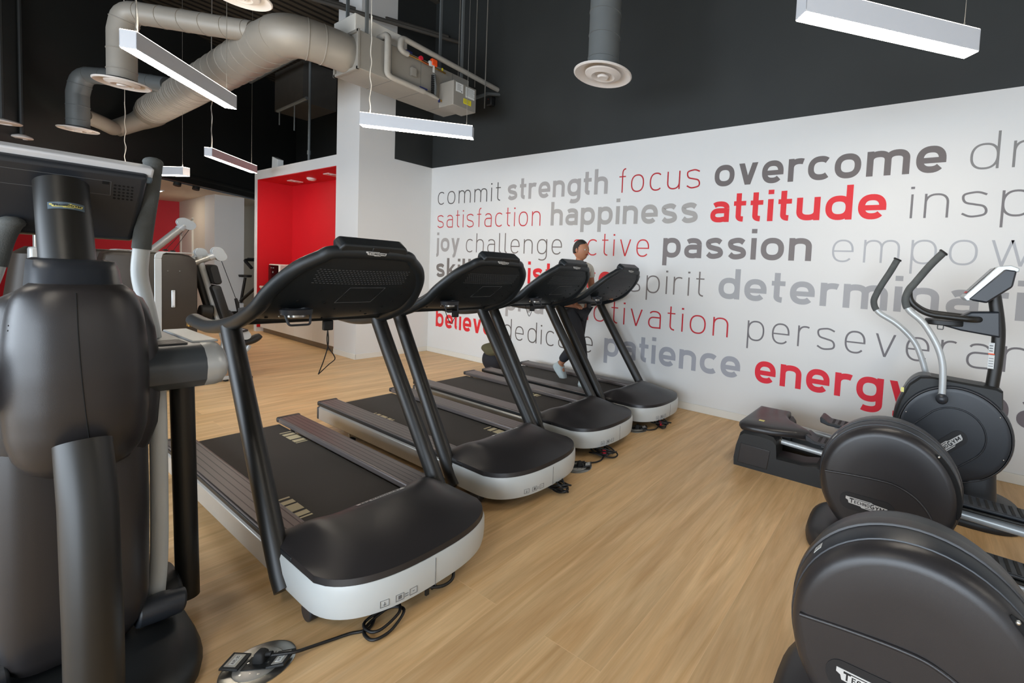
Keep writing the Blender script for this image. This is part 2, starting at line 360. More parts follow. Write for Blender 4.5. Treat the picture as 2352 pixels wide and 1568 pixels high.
def glyph(ch, s, bold):
    """quads in x-height units and the outline width"""
    h = s/2; q = []; e = .12 if bold else .06
    st = lambda x, y0, y1: q.append([(x-h, y0), (x+h, y0), (x+h, y1), (x-h, y1)])
    bar = lambda x0, x1, y: q.append([(x0, y-h*.86), (x1, y-h*.86), (x1, y+h*.86), (x0, y+h*.86)])
    rib = lambda pts, c=False: q.extend(ribbon(pts, s, c))
    def diag(x0, y0, x1, y1, k=1.12): q.append([(x0-h*k, y0), (x0+h*k, y0), (x1+h*k, y1), (x1-h*k, y1)])
    def dot(x): d = s*.46 if bold else s*.72; q.append([(x-d*1.1, 1.22), (x+d*1.1, 1.22), (x+d*1.1, 1.22+d*1.75), (x-d*1.1, 1.22+d*1.75)])
    B = .2 if bold else 0
    if ch == 'o': W = .84+B; rib(sarc(W/2, .5, W/2-h, .5-h+.012, 0, 360, 40), True)
    elif ch == 'c': W = .70+B; rib(sarc(W*.58, .5, W*.58-h, .5-h+.012, 48, 312, 30))
    elif ch == 'e':
        W = .80+B; rib(sarc(W/2, .5, W/2-h, .5-h+.012, 0, 318, 34)); bar(h, W-h*.1, .5-h*.3)
        q.append([(W-s, .5-h*1.15), (W, .5-h*1.15), (W, .5+.02), (W-s, .5+.02)])
    elif ch == 'a':
        W = .74+B; st(W-h, 0, .66)
        rib([(h+.06, .84 if not bold else .80)]+sarc(W*.5, .66, W*.5-h, .34-h, 128, 0, 16))
        yb = .33; rib([(W-h, yb*2-h*.9)]+[(W*.5, yb*2-h*.9)]+sarc(W*.45, yb-h*.0, W*.45-h, yb-h*.9, 90, 270, 14)+[(W*.55, h*.9), (W-h, h*1.3)])
    elif ch in 'dqgbp':
        W = .82+B; rib(sarc(W/2, .5, W/2-h, .5-h+.012, 0, 360, 40), True)
        if ch == 'd': st(W-h, 0, ASC)
        if ch == 'q': st(W-h, DSC, 1)
        if ch == 'b': st(h, 0, ASC)
        if ch == 'p': st(h, DSC, 1)
        if ch == 'g': rib([(W-h, 1), (W-h, -.04)]+sarc(W*.5, -.06, W*.5-h, .38-h, 0, -128, 14))
    elif ch == 'h': W = .76+B; st(h, 0, ASC); rib(sarc(W/2, .60, W/2-h, .40-h, 168, 0, 16)+[(W-h, 0)])
    elif ch == 'n': W = .76+B; st(h, 0, 1); rib(sarc(W/2, .60, W/2-h, .40-h, 168, 0, 16)+[(W-h, 0)])
    elif ch == 'm':
        W = 1.24+B*1.6; st(h, 0, 1); c = W/2
        rib(sarc((c+h)/2, .62, (c-h)/2, .38-h, 168, 0, 16)+[(c, 0)]); rib(sarc((c+W-h)/2, .62, (W-h-c)/2, .38-h, 172, 0, 16)+[(W-h, 0)])
    elif ch == 'u': W = .76+B; rib([(h, 1), (h, .42)]+sarc(W/2, .40, W/2-h, .40-h, 180, 348, 16)); st(W-h, 0, 1)
    elif ch == 'r': W = .46+B; st(h, 0, 1); rib(sarc(W*.72, .58, W*.72-h, .42-h, 172, 62, 12))
    elif ch == 'f': W = .44+B*.7; rib([(W*.5, 0), (W*.5, 1.14)]+sarc(W*1.0, 1.14, W*.5, ASC-1.14-h, 180, 92, 10)); bar(0, W, .99-h)
    elif ch == 't': W = .44+B*.7; rib([(W*.4, 1.34), (W*.4, .30)]+sarc(W*.4+.25, .28, .25, .28-h, 180, 268, 10)); bar(0, W, .99-h)
    elif ch == 'i': W = s*1.0; st(h, 0, 1); dot(h)
    elif ch == 'j': W = s+.02; rib([(W-h, 1), (W-h, -.18)]+sarc(W-h-.2, -.18, .2, .24-h, 0, -85, 8)); dot(W-h)
    elif ch == 'l': W = s+.10; rib([(h, ASC), (h, .26)]+sarc(h+.2, .26, .2, .26-h, 180, 262, 8))
    elif ch == 'k': W = .70+B; st(h, 0, ASC); diag(h+.02, .40, W-h*1.2, 1); diag(W-h, 0, W*.42, .62)
    elif ch == 's':
        W = .78+B*.7; l, r, t, b = h, W-h, 1-h+.012, h-.012
        rib([tuple(p) for p in catmull([(r-.02, t-.10, 0), (W*.68, t-.012, 0), (W*.46, t, 0), (l+.05, t-.07, 0), (l+.01, .5+(.5-h)*.52, 0), (l+.10, .5+(.5-h)*.12+.02, 0), (W*.5, .5, 0),
             (r-.10, .5-(.5-h)*.12-.02, 0), (r-.01, .5-(.5-h)*.52, 0), (r-.06, b+.07, 0), (W*.54, b, 0), (W*.3, b+.012, 0), (l+.0, b+.12, 0)], 5) for p in [p[:2]]])
    elif ch == 'v': W = .74+B; diag(h*1.12, 1, W/2, 0); diag(W-h*1.12, 1, W/2, 0)
    elif ch == 'y': W = .74+B; diag(h*1.12, 1, W/2, 0); x1 = W/2-(W/2-h)*.36; diag(W-h*1.12, 1, x1, -.34); bar(x1-.16, x1+h*.6, DSC+h*.9)
    elif ch == 'w': W = 1.14+B; a = W*.28; diag(h*1.1, 1, a, 0); diag(W/2, 1, a, 0); diag(W/2, 1, W-a, 0); diag(W-h*1.1, 1, W-a, 0)
    # capitals for badges (cap height = 1)
    elif ch == 'T': W = .8; bar(0, W, 1-h); st(W/2, 0, 1)
    elif ch == 'E': W = .66; st(h, 0, 1); bar(0, W, 1-h); bar(0, W*.9, .5); bar(0, W, h)
    elif ch == 'C': W = .76; rib(sarc(W*.55, .5, W*.55-h, .5-h, 50, 310, 20, 3))
    elif ch == 'H': W = .76; st(h, 0, 1); st(W-h, 0, 1); bar(0, W, .5)
    elif ch == 'N': W = .80; st(h, 0, 1); st(W-h, 0, 1); diag(h, 1, W-h, 0)
    elif ch == 'O': W = .86; rib(sarc(W/2, .5, W/2-h, .5-h, 0, 360, 32, 3), True)
    elif ch == 'G': W = .84; rib(sarc(W*.52, .5, W*.52-h, .5-h, 48, 340, 24, 3)); bar(W*.5, W, .45); st(W-h, .12, .45)
    elif ch == 'Y': W = .8; diag(h, 1, W/2, .4); diag(W-h, 1, W/2, .4); st(W/2, 0, .45)
    elif ch == 'M': W = .96; st(h, 0, 1); st(W-h, 0, 1); diag(h, 1, W/2, .2); diag(W-h, 1, W/2, .2)
    elif ch == '-': W = .4; bar(0, W, .5)
    elif ch in '0123456789ARLPI':
        W = .6
        if ch == '1': st(W/2, 0, 1)
        elif ch == 'I': W = s; st(h, 0, 1)
        elif ch == '5': bar(0, W, 1-h); st(h, .5, 1); bar(0, W*.8, .55); rib(sarc(W*.45, .3, W*.55-h, .3-h, 110, -130, 12))
        elif ch == '2': rib(sarc(W/2, .7, W/2-h, .3-h, 160, -40, 12)+[(h, h)]); bar(0, W, h)
        elif ch == 'A': diag(h, 0, W/2, 1); diag(W-h, 0, W/2, 1); bar(.1, W-.1, .35)
        elif ch == 'L': st(h, 0, 1); bar(0, W*.9, h)
        elif ch in 'RP':
            st(h, 0, 1); bar(0, W*.7, 1-h); bar(0, W*.7, .5); rib(sarc(W*.6, .72, W*.4-h, .25-h*.5, 90, -90, 8))
            if ch == 'R': diag(W*.45, .5, W-h, 0)
        else: rib(sarc(W/2, .5, W/2-h, .5-h, 0, 360, 20), True)
    else: W = .3
    return q, W
def word_quads(txt, s, bold, track):
    x = 0; out = []
    for i, ch in enumerate(txt):
        q, W = glyph(ch, s, bold)
        out += [[(a+x, b) for a, b in f] for f in q]; x += W+track
    return out, x-track
def letters_mb(txt, x0, x1, zb, xh, s, bold, track, place, thick=.0012):
    """place(a,b,t): a along the line, b up, t out of the surface"""
    q, W = word_quads(txt, s, bold, track)
    k = (x1-x0)/W if x1 is not None else xh
    mb = MB()
    for i, f in enumerate(q):
        pts = [(x0+a*k, zb+b*xh) for a, b in f]
        ar = sum(pts[j][0]*pts[(j+1) % 4][1]-pts[(j+1) % 4][0]*pts[j][1] for j in range(4))
        if ar < 0: pts = pts[::-1]
        v = [place(a, b, thick) for a, b in pts]+[place(a, b, 0) for a, b in pts]
        mb.add(v, [(0, 1, 2, 3), (0, 4, 5, 1), (1, 5, 6, 2), (2, 6, 7, 3), (3, 7, 4, 0)])
    return mb
def letter_mb(ch, k, xh, s, bold, place, thick=.0012):
    """one letter; each stroke lies a hair higher than the last so that none coincide"""
    q, W = glyph(ch, s, bold); mb = MB(); prev = None; lay = 0
    for f in q:
        pts = [(a*k, b*xh) for a, b in f]
        if prev is None or not any(abs(f[0][0]-p[0]) < 1e-6 and abs(f[0][1]-p[1]) < 1e-6 for p in prev): lay += 1
        prev = f
        ar = sum(pts[j][0]*pts[(j+1) % 4][1]-pts[(j+1) % 4][0]*pts[j][1] for j in range(4))
        if ar < 0: pts = pts[::-1]
        t1 = thick+lay*.0003
        v = [place(a, b, t1) for a, b in pts]
        mb.add(v, [(0, 1, 2, 3)])
    bottom = len(mb.v)
    return mb, W
def brand_badge(parent, place, L, plate='badge', ink='badge_dark', t0=.0015, base=None):
    """stepped silver plate with the maker's lettering; centred, a along length L, b up"""
    Hh = L*.23
    poly = [(-.5, .42), (.12, .42), (.17, .30), (.5, .22), (.47, -.2), (.44, -.34), (.24, -.34), (.2, -.5), (-.1, -.5), (-.13, -.36), (-.42, -.3), (-.44, .0), (-.5, .12)]
    mb = MB(); mb.prism([(a*L, b*Hh) for a, b in poly], t0, place)
    o = mb.build('brand_badge', plate, parent, smooth=False)
    tx = MB()
    def lay(txt, a0, a1, b0, hgt, s=.2):
        l = letters_mb(txt, a0*L, a1*L, b0*Hh, hgt*Hh, s, False, .16, lambda a, b, t: place(a, b, t0+t), .0004)
        tx.add(l.v, l.f)
    lay('T', -.40, -.30, -.22, .5); lay('ECHNO', -.285, .085, -.20, .36); lay('G', .105, .20, -.26, .52); lay('YM', .215, .43, -.22, .38)
    def bar(a0, a1, b0, b1): tx.prism([(a0*L, b0*Hh), (a1*L, b0*Hh), (a1*L, b1*Hh), (a0*L, b1*Hh)], .0006, lambda a, b, t: place(a, b, t0+t))
    bar(-.40, .10, .27, .33); bar(-.02, .22, -.40, -.34)
    tx.build('badge_lettering', ink, o, smooth=False)
    return o

# ================================================================ ROOM
HW = 3.235; CH = 6.2
structure('floor', quad([(-14, -10, 0), (12.5, -10, 0), (12.5, 2, 0), (-14, 2, 0)]), 'floor', smooth=False)
structure('wall_back', MB().bb((0, 0, 0), (12.5, .15, HW)), 'white_wall', smooth=False)
structure('wall_back_upper', MB().bb((-.15, 0, HW), (12.5, .15, CH)), 'dark_wall', smooth=False)
structure('wall_return', MB().bb((-.15, -.648, 0), (0, .15, HW)), 'white_wall', smooth=False)
structure('wall_return_upper', MB().bb((-.15, -.648, HW), (0, 0, CH)), 'dark_wall', smooth=False)
structure('wall_column', MB().bb((-.717, -1.179, 0), (0, -.648, CH)), 'white_wall', smooth=False)
structure('wall_right', MB().bb((12.5, -10, 0), (12.65, .15, CH)), 'white_wall', smooth=False)
# assumed window front, unseen behind the camera: sill, mullions without panes, dark wall above
structure('wall_front', MB().bb((-14, -10.15, 3.9), (12.65, -10, CH)).bb((-14, -10.15, 0), (-1.6, -10, 3.9)).bb((12.0, -10.15, 0), (12.65, -10, 3.9)).bb((-1.6, -10.15, 0), (12, -10, .25)), 'dark_wall', smooth=False)
mb = MB()
for i in range(8): mb.bb((-1.6+i*1.943-.03, -10.12, .25), (-1.6+i*1.943+.03, -10.04, 3.9))
structure('assumed_window_1', mb, 'black_metal', smooth=False)
structure('wall_left', MB().bb((-14.15, -10, 0), (-14, 2, CH)), 'dark_wall', smooth=False)
structure('ceiling', MB().bb((-14, -10, CH), (12.65, 2, CH+.15)), 'deck', smooth=False)

# baseboards: a slim white skirting with a pale bottom bead
structure('baseboard_back', MB().bb((.012, -.014, .0), (12.5, 0, .085)), 'white_trim', bevel=.004)
structure('baseboard_return', MB().bb((0, -.648, 0), (.012, -.0, .085)), 'white_trim', bevel=.004)
structure('baseboard_column', MB().bb((0, -1.191, 0), (.012, -.648, .085)).bb((-.70, -1.193, 0), (.012, -1.179, .085)), 'white_trim', bevel=.004)

# red niche with white frame
NX0, NX1, NY, NB, NT = -4.0, -.717, -1.179, -.60, 3.06
structure('wall_niche_frame', MB().bb((-4.136, NY, NT), (NX1, NB+.1, 3.237)).bb((-4.136, NY, 0), (NX0, NB+.1, NT)), 'white_wall', smooth=False)
structure('wall_niche_back', MB().bb((NX0, NB, 0), (NX1, NB+.1, NT)), 'red', smooth=False)
structure('wall_niche_side', MB().bb((NX0, NY+.004, .09), (NX0+.012, NB, NT)), 'red', smooth=False)
structure('wall_niche_side_right', MB().bb((NX1-.012, NY+.004, .09), (NX1, NB, NT)), 'red', smooth=False)
structure('ceiling_niche', MB().bb((NX0, NY+.004, NT-.012), (NX1, NB, NT)), 'red', smooth=False)

# dark upper walls behind the ducts and the lower soffit of the rooms at the far left
def wall_line(name, a, b, z0, z1, m, th=.12):
    d = Vector((b[0]-a[0], b[1]-a[1], 0)).normalized(); n = Vector((-d.y, d.x, 0))*th
    p = [Vector((*a, 0)), Vector((*b, 0)), Vector((*b, 0))+n, Vector((*a, 0))+n]
    mb = MB(); mb.add([(q.x, q.y, z0) for q in p]+[(q.x, q.y, z1) for q in p], [(0, 3, 2, 1), (4, 5, 6, 7), (0, 1, 5, 4), (1, 2, 6, 5), (2, 3, 7, 6), (3, 0, 4, 7)])
    return structure(name, mb, m, smooth=False)
BA, BB = (-1.72, -6.9), (-8.6, 1.18)
wall_line('wall_bulkhead', BB, BA, 3.0, CH, 'dark_wall')
wall_line('wall_behind_niche', (-8.6, 1.1), (-.15, 1.1), 0, CH, 'dark_wall', -.12)
structure('ceiling_soffit', quad([(-14, -10, 3.0), (-1.0, -10, 3.0), (-1.85, -6.9, 3.0), (-8.7, 1.1, 3.0), (-14, 2, 3.0)]), 'cream_wall', smooth=False)
wall_line('wall_far_red', (-13.95, -5.38), (-11.284, -.766), 0, 3.0, 'red')
wall_line('wall_door_side', (-11.284, -.766), (-9.487, -.848), 0, 3.0, 'cream_wall')
wall_line('wall_beside_door', (-9.487, -.848), (-8.25, -.93), 0, 3.0, 'cream_wall')
mb = MB(); poly = [(-8.246, -.939), (-7.557, -.926), (-7.525, -.376), (-8.2, -.40)]
mb.prism(poly, 3.0, lambda a, b, t: (a, b, t)); structure('wall_far_pillar', mb, 'white_wall', smooth=False)
wall_line('wall_far_end', (-10.4, .35), (-7.0, .55), 0, 3.0, 'cream_wall')
# door with recessed panel in the far side wall
def along(a, b, t): return (a[0]+(b[0]-a[0])*t, a[1]+(b[1]-a[1])*t)
DA, DB = (-11.284, -.766), (-9.487, -.848)
dd = Vector((DB[0]-DA[0], DB[1]-DA[1], 0)).normalized(); dn = Vector((dd.y, -dd.x, 0))
def on_wall(a, t, z): p = Vector((*DA, 0))+dd*a+dn*t; return (p.x, p.y, z)
mb = MB()
for a0, a1, z0, z1 in ((.27, .35, 0, 2.46), (1.60, 1.68, 0, 2.46), (.27, 1.68, 2.40, 2.48)):
    mb.prism([(a0, z0), (a1, z0), (a1, z1), (a0, z1)], .035, lambda a, b, t: on_wall(a, t, b))
dr = tag(mb.build('door_1', 'white_trim', smooth=False), kind='structure')
mb = MB(); mb.prism([(.35, 0.01), (1.60, .01), (1.60, 2.40), (.35, 2.40)], .012, lambda a, b, t: on_wall(a, t, b))
mb.build('door_leaf', 'white_trim', dr, smooth=False)
mb = MB()
for z in (2.0, .95): mb.prism([(.35, z), (.41, z), (.41, z+.24), (.35, z+.24)], .03, lambda a, b, t: on_wall(a, t, b))
mb.build('hinge', 'steel', dr, smooth=False)

# lit slot in the far ceiling
t = thing('ceiling_light', 'glowing slot light in the far white ceiling before the red wall', 'ceiling light', (-8.95, -1.72, 3.0))
MB().box((0, 0, -.012), (1.3, .17, .024)).build('housing', 'lamp_body', t)
MB().box((0, 0, -.026), (1.2, .12, .006)).build('diffuser', 'down_glow', t)
for i, (x, y) in enumerate(((-6.12, -1.85), (-6.42, -1.50))):
    tag(MB().tube([(x, y, 3.35), (x, y, 3.02), (x+.02, y-.02, 2.93)], .06, 12).build('pipe_stub', 'dark_wall'), 'stub of dark pipe hanging below the bulkhead, '+('left one' if i == 0 else 'right one')+' of the pair', 'pipe', 'pipe stubs at the bulkhead')
structure('trim_1', MB().tube([(*along(BA, BB, .52), 3.16), (*along(BA, BB, .985), 3.16)], .13, 16), 'dark_wall')

# niche contents
for i, (x, y) in enumerate(((-3.20, -.84), (-1.58, -.88))):
    t = thing('recessed_light', ('left' if i == 0 else 'right')+' square recessed light in the red niche ceiling', 'ceiling light', (x, y, NT-.012), group='niche ceiling lights')
    MB().prism(rrect(.2, .2, .01), .012, lambda a, b, q: (a, b, -q)).build('trim_ring', 'diffuser', t)
    MB().cyl((0, 0, -.012), (0, 0, -.018), .05).build('lens', 'alu', t)
t = tag(MB().lathe([(.075, 0), (.075, -.02), (.05, -.045), (.01, -.05)], 24).build('smoke_detector', 'diffuser', loc=(-2.43, -.86, NT-.012)), 'round white smoke detector in the red niche ceiling', 'smoke detector')
xs = [-3.86, -3.08, -2.30, -1.52, -.735]
for i in range(4):
    t = thing('base_cabinet', ['white base cabinet at the far left end of the niche', 'white base cabinet under the black appliance, second from left', 'white base cabinet third from left in the niche', 'white base cabinet against the column at the right end'][i], 'cabinet', (xs[i], -1.16, 0), group='cabinets in the red niche')
    wd = xs[i+1]-xs[i]
    MB().bb((.001, .02, .10), (wd-.001, .54, .90)).build('body', 'laminate', t)
    MB().bb((.002, 0, .105), (wd-.002, .019, .895)).build('door', 'laminate', t, bevel=.001)
    MB().bb((0, .05, 0), (wd, .07, .10)).build('plinth', 'alu_plinth', t)
tag(MB().bb((-3.87, -1.175, .901), (-.735, -.61, .94)).build('worktop', 'laminate', bevel=.003), 'long white worktop over the niche cabinets', 'worktop')
t = thing('drink_dispenser', 'black panel appliance with white rim standing on the niche worktop', 'appliance', (-3.55, -.93, .94))
MB().bb((-.26, -.12, 0), (.26, .2, .45)).build('housing', 'laminate', t, bevel=.02)
MB().prism(rrect(.46, .41, .02), .012, lambda a, b, q: (a, -.12-q, .225+b)).build('front_panel', 'glass_black', t)
mb = MB()
for a, b in ((-.08, .15), (0, .15), (.03, .15)): mb.prism(rrect(.05 if a else .02, .012, .004), .002, lambda p, q, r: (p+a, -.133-r, .225+q+b))
mb.cyl((0, -.132, .29), (0, -.136, .29), .018)
mb.build('control_marks', 'led', t)
t = thing('tea_urn', 'dark box appliance beside the black panel appliance on the worktop', 'appliance', (-2.95, -.9, .94))
MB().bb((-.17, -.12, 0), (.17, .15, .38)).build('body', 'black_plastic', t, bevel=.02)
MB().bb((-.12, -.14, .12), (.12, -.12, .3)).build('front_recess', 'glass_black', t, bevel=.008)
t = tag(MB().prism([(-.16, 0), (.13, 0), (.14, .26), (-.13, .34)], .1, lambda a, b, q: (a, q, b)).build('router_box', 'paper', bevel=.006, loc=(-3.86, -.95, 3.237)), 'small white box standing on top of the niche frame', 'box')
# far fitness bike glimpsed through the gap left of the niche
t = thing('spinning_bike', 'distant black exercise bike glimpsed in the gap beside the far pillar', 'exercise bike', (-7.0, -.30, 0), .3)
mb = MB(); mb.tube(fillet([(.1, 0, .1), (.25, 0, 1.0), (.1, 0, 1.35)], .1), .035, 10); mb.tube([(.2, 0, .85), (-.5, 0, .35)], .035, 10); mb.bb((-.6, -.25, 0), (-.5, .25, .08)); mb.bb((.3, -.25, 0), (.4, .25, .08)); mb.bb((-.6, -.03, .05), (.4, .03, .1)); mb.tube([(-.5, 0, .3), (-.35, 0, .95)], .03, 10)
mb.build('frame', 'black_metal', t)
MB().tube(fillet([(.2, -.22, 1.22), (-.05, -.22, 1.42), (-.05, .22, 1.42), (.2, .22, 1.22)], .08), .035, 10).build('handlebar', 'rubber', t)
MB().loft([sell(-.35, 0, .97, .14, .10), sell(-.35, 0, 1.03, .15, .11)]).build('saddle', 'pad', t, bevel=.01)
MB().cyl((.15, -.03, .42), (.15, .03, .42), .24, 28).build('flywheel', 'steel', t)
MB().box((.0, 0, 1.46), (.18, .26, .03)).build('display', 'black_plastic', t, bevel=.008)

# two wall plates low on the return wall
for i, z in enumerate((.78, .94)):
    t = tag(MB().prism(rrect(.22 if i == 0 else .12, .13, .01), .006, lambda a, b, q: (.0+q, -.33+a, z+b)).build('wall_plate', 'diffuser'), ('wide' if i == 0 else 'small')+' white wall plate on the white return wall behind the second treadmill', 'wall plate')

# ================================================================ LETTERING ON THE WALL
BX, LX = .231, .214
ROWS = [2.59, 2.191, 1.782, 1.340, .909, .470]
# word, row, x0, x1, bold, colour, colour word
WORDS = [
 ('commit', 0, .199, 1.811, 0, (84, 80, 78), 'thin dark grey'), ('strength', 0, 1.969, 3.875, 1, (168, 163, 160), 'bold mid grey'),
 ('focus', 0, 4.055, 5.198, 0, (182, 28, 40), 'thin deep red'), ('overcome', 0, 5.372, 7.538, 1, (108, 100, 98), 'bold dark grey'),
 ('drive', 0, 7.706, None, 0, (132, 130, 128), 'thin grey'),
 ('satisfaction', 1, .203, 2.685, 0, (200, 46, 52), 'thin red'), ('happiness', 1, 2.887, 5.192, 1, (168, 163, 158), 'bold mid grey'),
 ('attitude', 1, 5.347, 7.105, 1, (224, 34, 42), 'bold bright red'), ('inspire', 1, 7.297, None, 0, (120, 116, 116), 'thin grey'),
 ('joy', 2, .202, .834, 1, (168, 162, 158), 'bold mid grey'), ('challenge', 2, 1.005, 3.123, 0, (112, 102, 96), 'thin brownish grey'),
 ('active', 2, 3.322, 4.555, 0, (206, 44, 46), 'thin red'), ('passion', 2, 4.752, 6.472, 1, (124, 116, 114), 'bold dark grey'),
 ('empower', 2, 6.664, None, 0, (176, 177, 180), 'thin pale grey'),
 ('skill', 3, .206, 1.170, 1, (124, 116, 110), 'bold dark grey'), ('persistence', 3, 1.466, 4.019, 1, (226, 36, 42), 'bold bright red'),
 ('spirit', 3, 4.275, 5.321, 0, (122, 114, 110), 'thin grey'), ('determination', 3, 5.499, None, 1, (166, 166, 168), 'bold pale grey'),
 ('pride', 4, 2.013, 3.086, 1, (168, 162, 158), 'bold mid grey'), ('motivation', 4, 3.348, 5.643, 0, (196, 38, 50), 'thin red'),
 ('perseverance', 4, 5.862, None, 0, (116, 112, 114), 'thin dark grey'),
 ('believe', 5, .235, 1.718, 1, (226, 36, 44), 'bold bright red'), ('dedicate', 5, 1.976, 3.747, 0, (92, 84, 78), 'thin dark grey'),
 ('patience', 5, 3.939, 5.809, 1, (164, 165, 172), 'bold pale grey'), ('energy', 5, 5.974, 7.456, 1, (228, 30, 52), 'bold bright red'),
 ('balance', 5, 7.865, None, 1, (116, 108, 112), 'bold dark grey'),
]
for wd, row, x0, x1, bold, rgb, cw in WORDS:
    s, tr, xh = (.25, .21, BX) if bold else (.078, .36, LX)
    if x1 is None:
        q, W = word_quads(wd, s, bold, tr); x1 = x0+W*{'drive': .240, 'inspire': .240, 'empower': .241, 'determination': .244, 'perseverance': .227, 'balance': .245}[wd]
    q, W = word_quads(wd, s, bold, tr)
    k = (x1-x0)/W; z0 = ROWS[row]
    t = thing('wall_lettering', f'{cw} word "{wd}" lettered on the white wall', 'lettering', (x0, 0, z0), group='words on the white wall')
    m = mat('lettering_'+wd, rgb, .6, var=.01); x = 0
    for ch in wd:
        mb, w1 = letter_mb(ch, k, xh, s, bold, lambda a, b, q, x=x: (x*k+a, -q, b))
        mb.build('letter', m, t, smooth=False); x += w1+tr

# ================================================================ DUCTS, AIR UNIT, LAMPS
def duct(mb, pts, r, seg=28): return mb.tube(pts, r, seg)
def seams(mb, pts, r, step):
    """raised spiral-seam rings along a duct"""
    P = [Vector(p) for p in pts]; acc = 0
    for a, b in zip(P, P[1:]):
        L = (b-a).length; d = (b-a).normalized() if L > 0 else None; t = step-acc if acc else step*.5
        while t < L:
            c = a+d*t; mb.tube([c-d*.006, c-d*.003, c+d*.003, c+d*.006], [r, r+.005, r+.005, r], 28); t += step
        acc = (acc+L) % step
def diffuser(parent, z, R, neck):
    mb = MB(); mb.lathe([(neck, z+.03), (R*.55, z+.035), (R, z+.01), (R, z), (R*.96, z-.008), (R*.72, z+.028), (R*.66, z+.03), (neck*.98, z+.028)], 40)
    mb.build('diffuser_ring', 'diffuser', parent)
    MB().lathe([(R*.62, z+.012), (R*.60, z+.0), (R*.40, z-.018), (R*.30, z+.004), (R*.26, z+.02), (R*.3, z+.03), (R*.55, z+.03)], 36).build('diffuser_cone', 'diffuser', parent)
    MB().lathe([(.02, z+.05), (R*.10, z+.0), (R*.2, z-.014), (R*.16, z-.030), (.01, z-.026)], 28).build('diffuser_core', 'diffuser', parent)
    MB().cyl((0, 0, z+.036), (0, 0, z+.044), R*.60, 30).build('dark_throat', 'void', parent)
# main duct from the air unit
t = thing('main_air_duct', 'thick grey spiral duct running from the ceiling air unit to the far left', 'air duct')
path = [(1.28, -1.90, 4.05), (1.28, -2.02, 4.05)]+fillet([(1.28, -2.05, 4.05), (1.22, -2.47, 4.05), (.78, -2.50, 4.04)], .34, 5)+[(-.5, -2.48, 4.05), (-2.6, -2.48, 4.05), (-4.5, -2.48, 4.05)]
mb = MB(); duct(mb, path, .225); mb.build('duct_run', 'duct', t, angle=50)
mb = MB(); seams(mb, path[2:], .225, .28); mb.build('seam_ring', 'duct', t)
mb = MB(); seams(mb, [(-2.2, -2.48, 4.05), (-4.5, -2.48, 4.05)], .225, .10); mb.build('flexible_section', 'duct', t)
p2 = fillet([(-4.5, -2.48, 4.05), (-4.85, -2.50, 3.95), (-4.75, -2.9, 3.62)], .3, 5)
mb = MB(); duct(mb, p2, [.225+(.13-.225)*i/(len(p2)-1) for i in range(len(p2))]); mb.build('end_elbow', 'duct', t)
# branch ducts ending in round ceiling diffusers
def branch(name, label, x, y, z, R, neck, pts, group, m='duct'):
    t = thing(name, label, 'air duct', (x, y, 0), group=group)
    mb = MB(); duct(mb, [(a-x, b-y, c) for a, b, c in pts], neck); mb.build('duct_run', m, t, angle=50)
    mb = MB(); seams(mb, [(a-x, b-y, c) for a, b, c in pts], neck, .22); mb.build('seam_ring', m, t)
    diffuser(t, z, R, neck)
G = 'branch ducts with round diffusers'
branch('branch_air_duct', 'grey elbow duct ending in the large round diffuser above the near pendant', -.42, -3.45, 3.40, .222, .116,
       [(-.42, -3.45, 3.43), (-.42, -3.45, 3.93)]+fillet([(-.42, -3.45, 3.96), (-.38, -3.42, 4.20), (.05, -3.08, 4.17)], .20, 5)+[(.66, -2.62, 4.12)], G)
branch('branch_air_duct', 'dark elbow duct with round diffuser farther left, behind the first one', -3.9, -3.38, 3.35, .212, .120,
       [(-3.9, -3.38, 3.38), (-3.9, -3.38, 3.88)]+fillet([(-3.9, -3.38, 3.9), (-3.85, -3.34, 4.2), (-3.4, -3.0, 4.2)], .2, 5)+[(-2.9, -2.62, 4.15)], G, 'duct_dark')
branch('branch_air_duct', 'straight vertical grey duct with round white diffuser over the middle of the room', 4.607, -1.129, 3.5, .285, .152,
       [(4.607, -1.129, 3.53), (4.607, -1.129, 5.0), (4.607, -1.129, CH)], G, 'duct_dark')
branch('branch_air_duct', 'vertical duct whose diffuser is cut by the top edge above the main duct elbow', 1.66, -3.03, 4.02, .245, .125,
       [(1.66, -3.03, 4.05), (1.66, -3.03, 5.0), (1.66, -3.03, CH)], G)
for i, (x, y, z, R) in enumerate(((-3.6, -4.06, 3.20, .17), (-4.10, -3.872, 3.1, .105))):
    t = thing('small_diffuser', ('half hidden round diffuser at the left edge' if i == 0 else 'small round white diffuser on a thin drop pipe near the left edge'), 'diffuser', (x, y, 0), group='small round diffusers at far left')
    MB().tube([(0, 0, z+.03), (0, 0, CH)], .022, 8).build('drop_pipe', 'dark_wall', t)
    MB().lathe([(.03, z+.06), (R*.9, z+.03), (R, z+.012), (R*.95, z), (R*.5, z-.012), (R*.45, z+.004), (.01, z-.006)], 28).build('ring', 'diffuser', t)
# small link duct at the end of the main duct
tag(MB().tube([(-4.02, -3.33, 3.62), (-4.4, -3.08, 3.62), (-4.72, -2.92, 3.62)], .115, 20).build('link_duct', 'duct'), 'short grey duct linking the second branch to the main duct end', 'air duct')

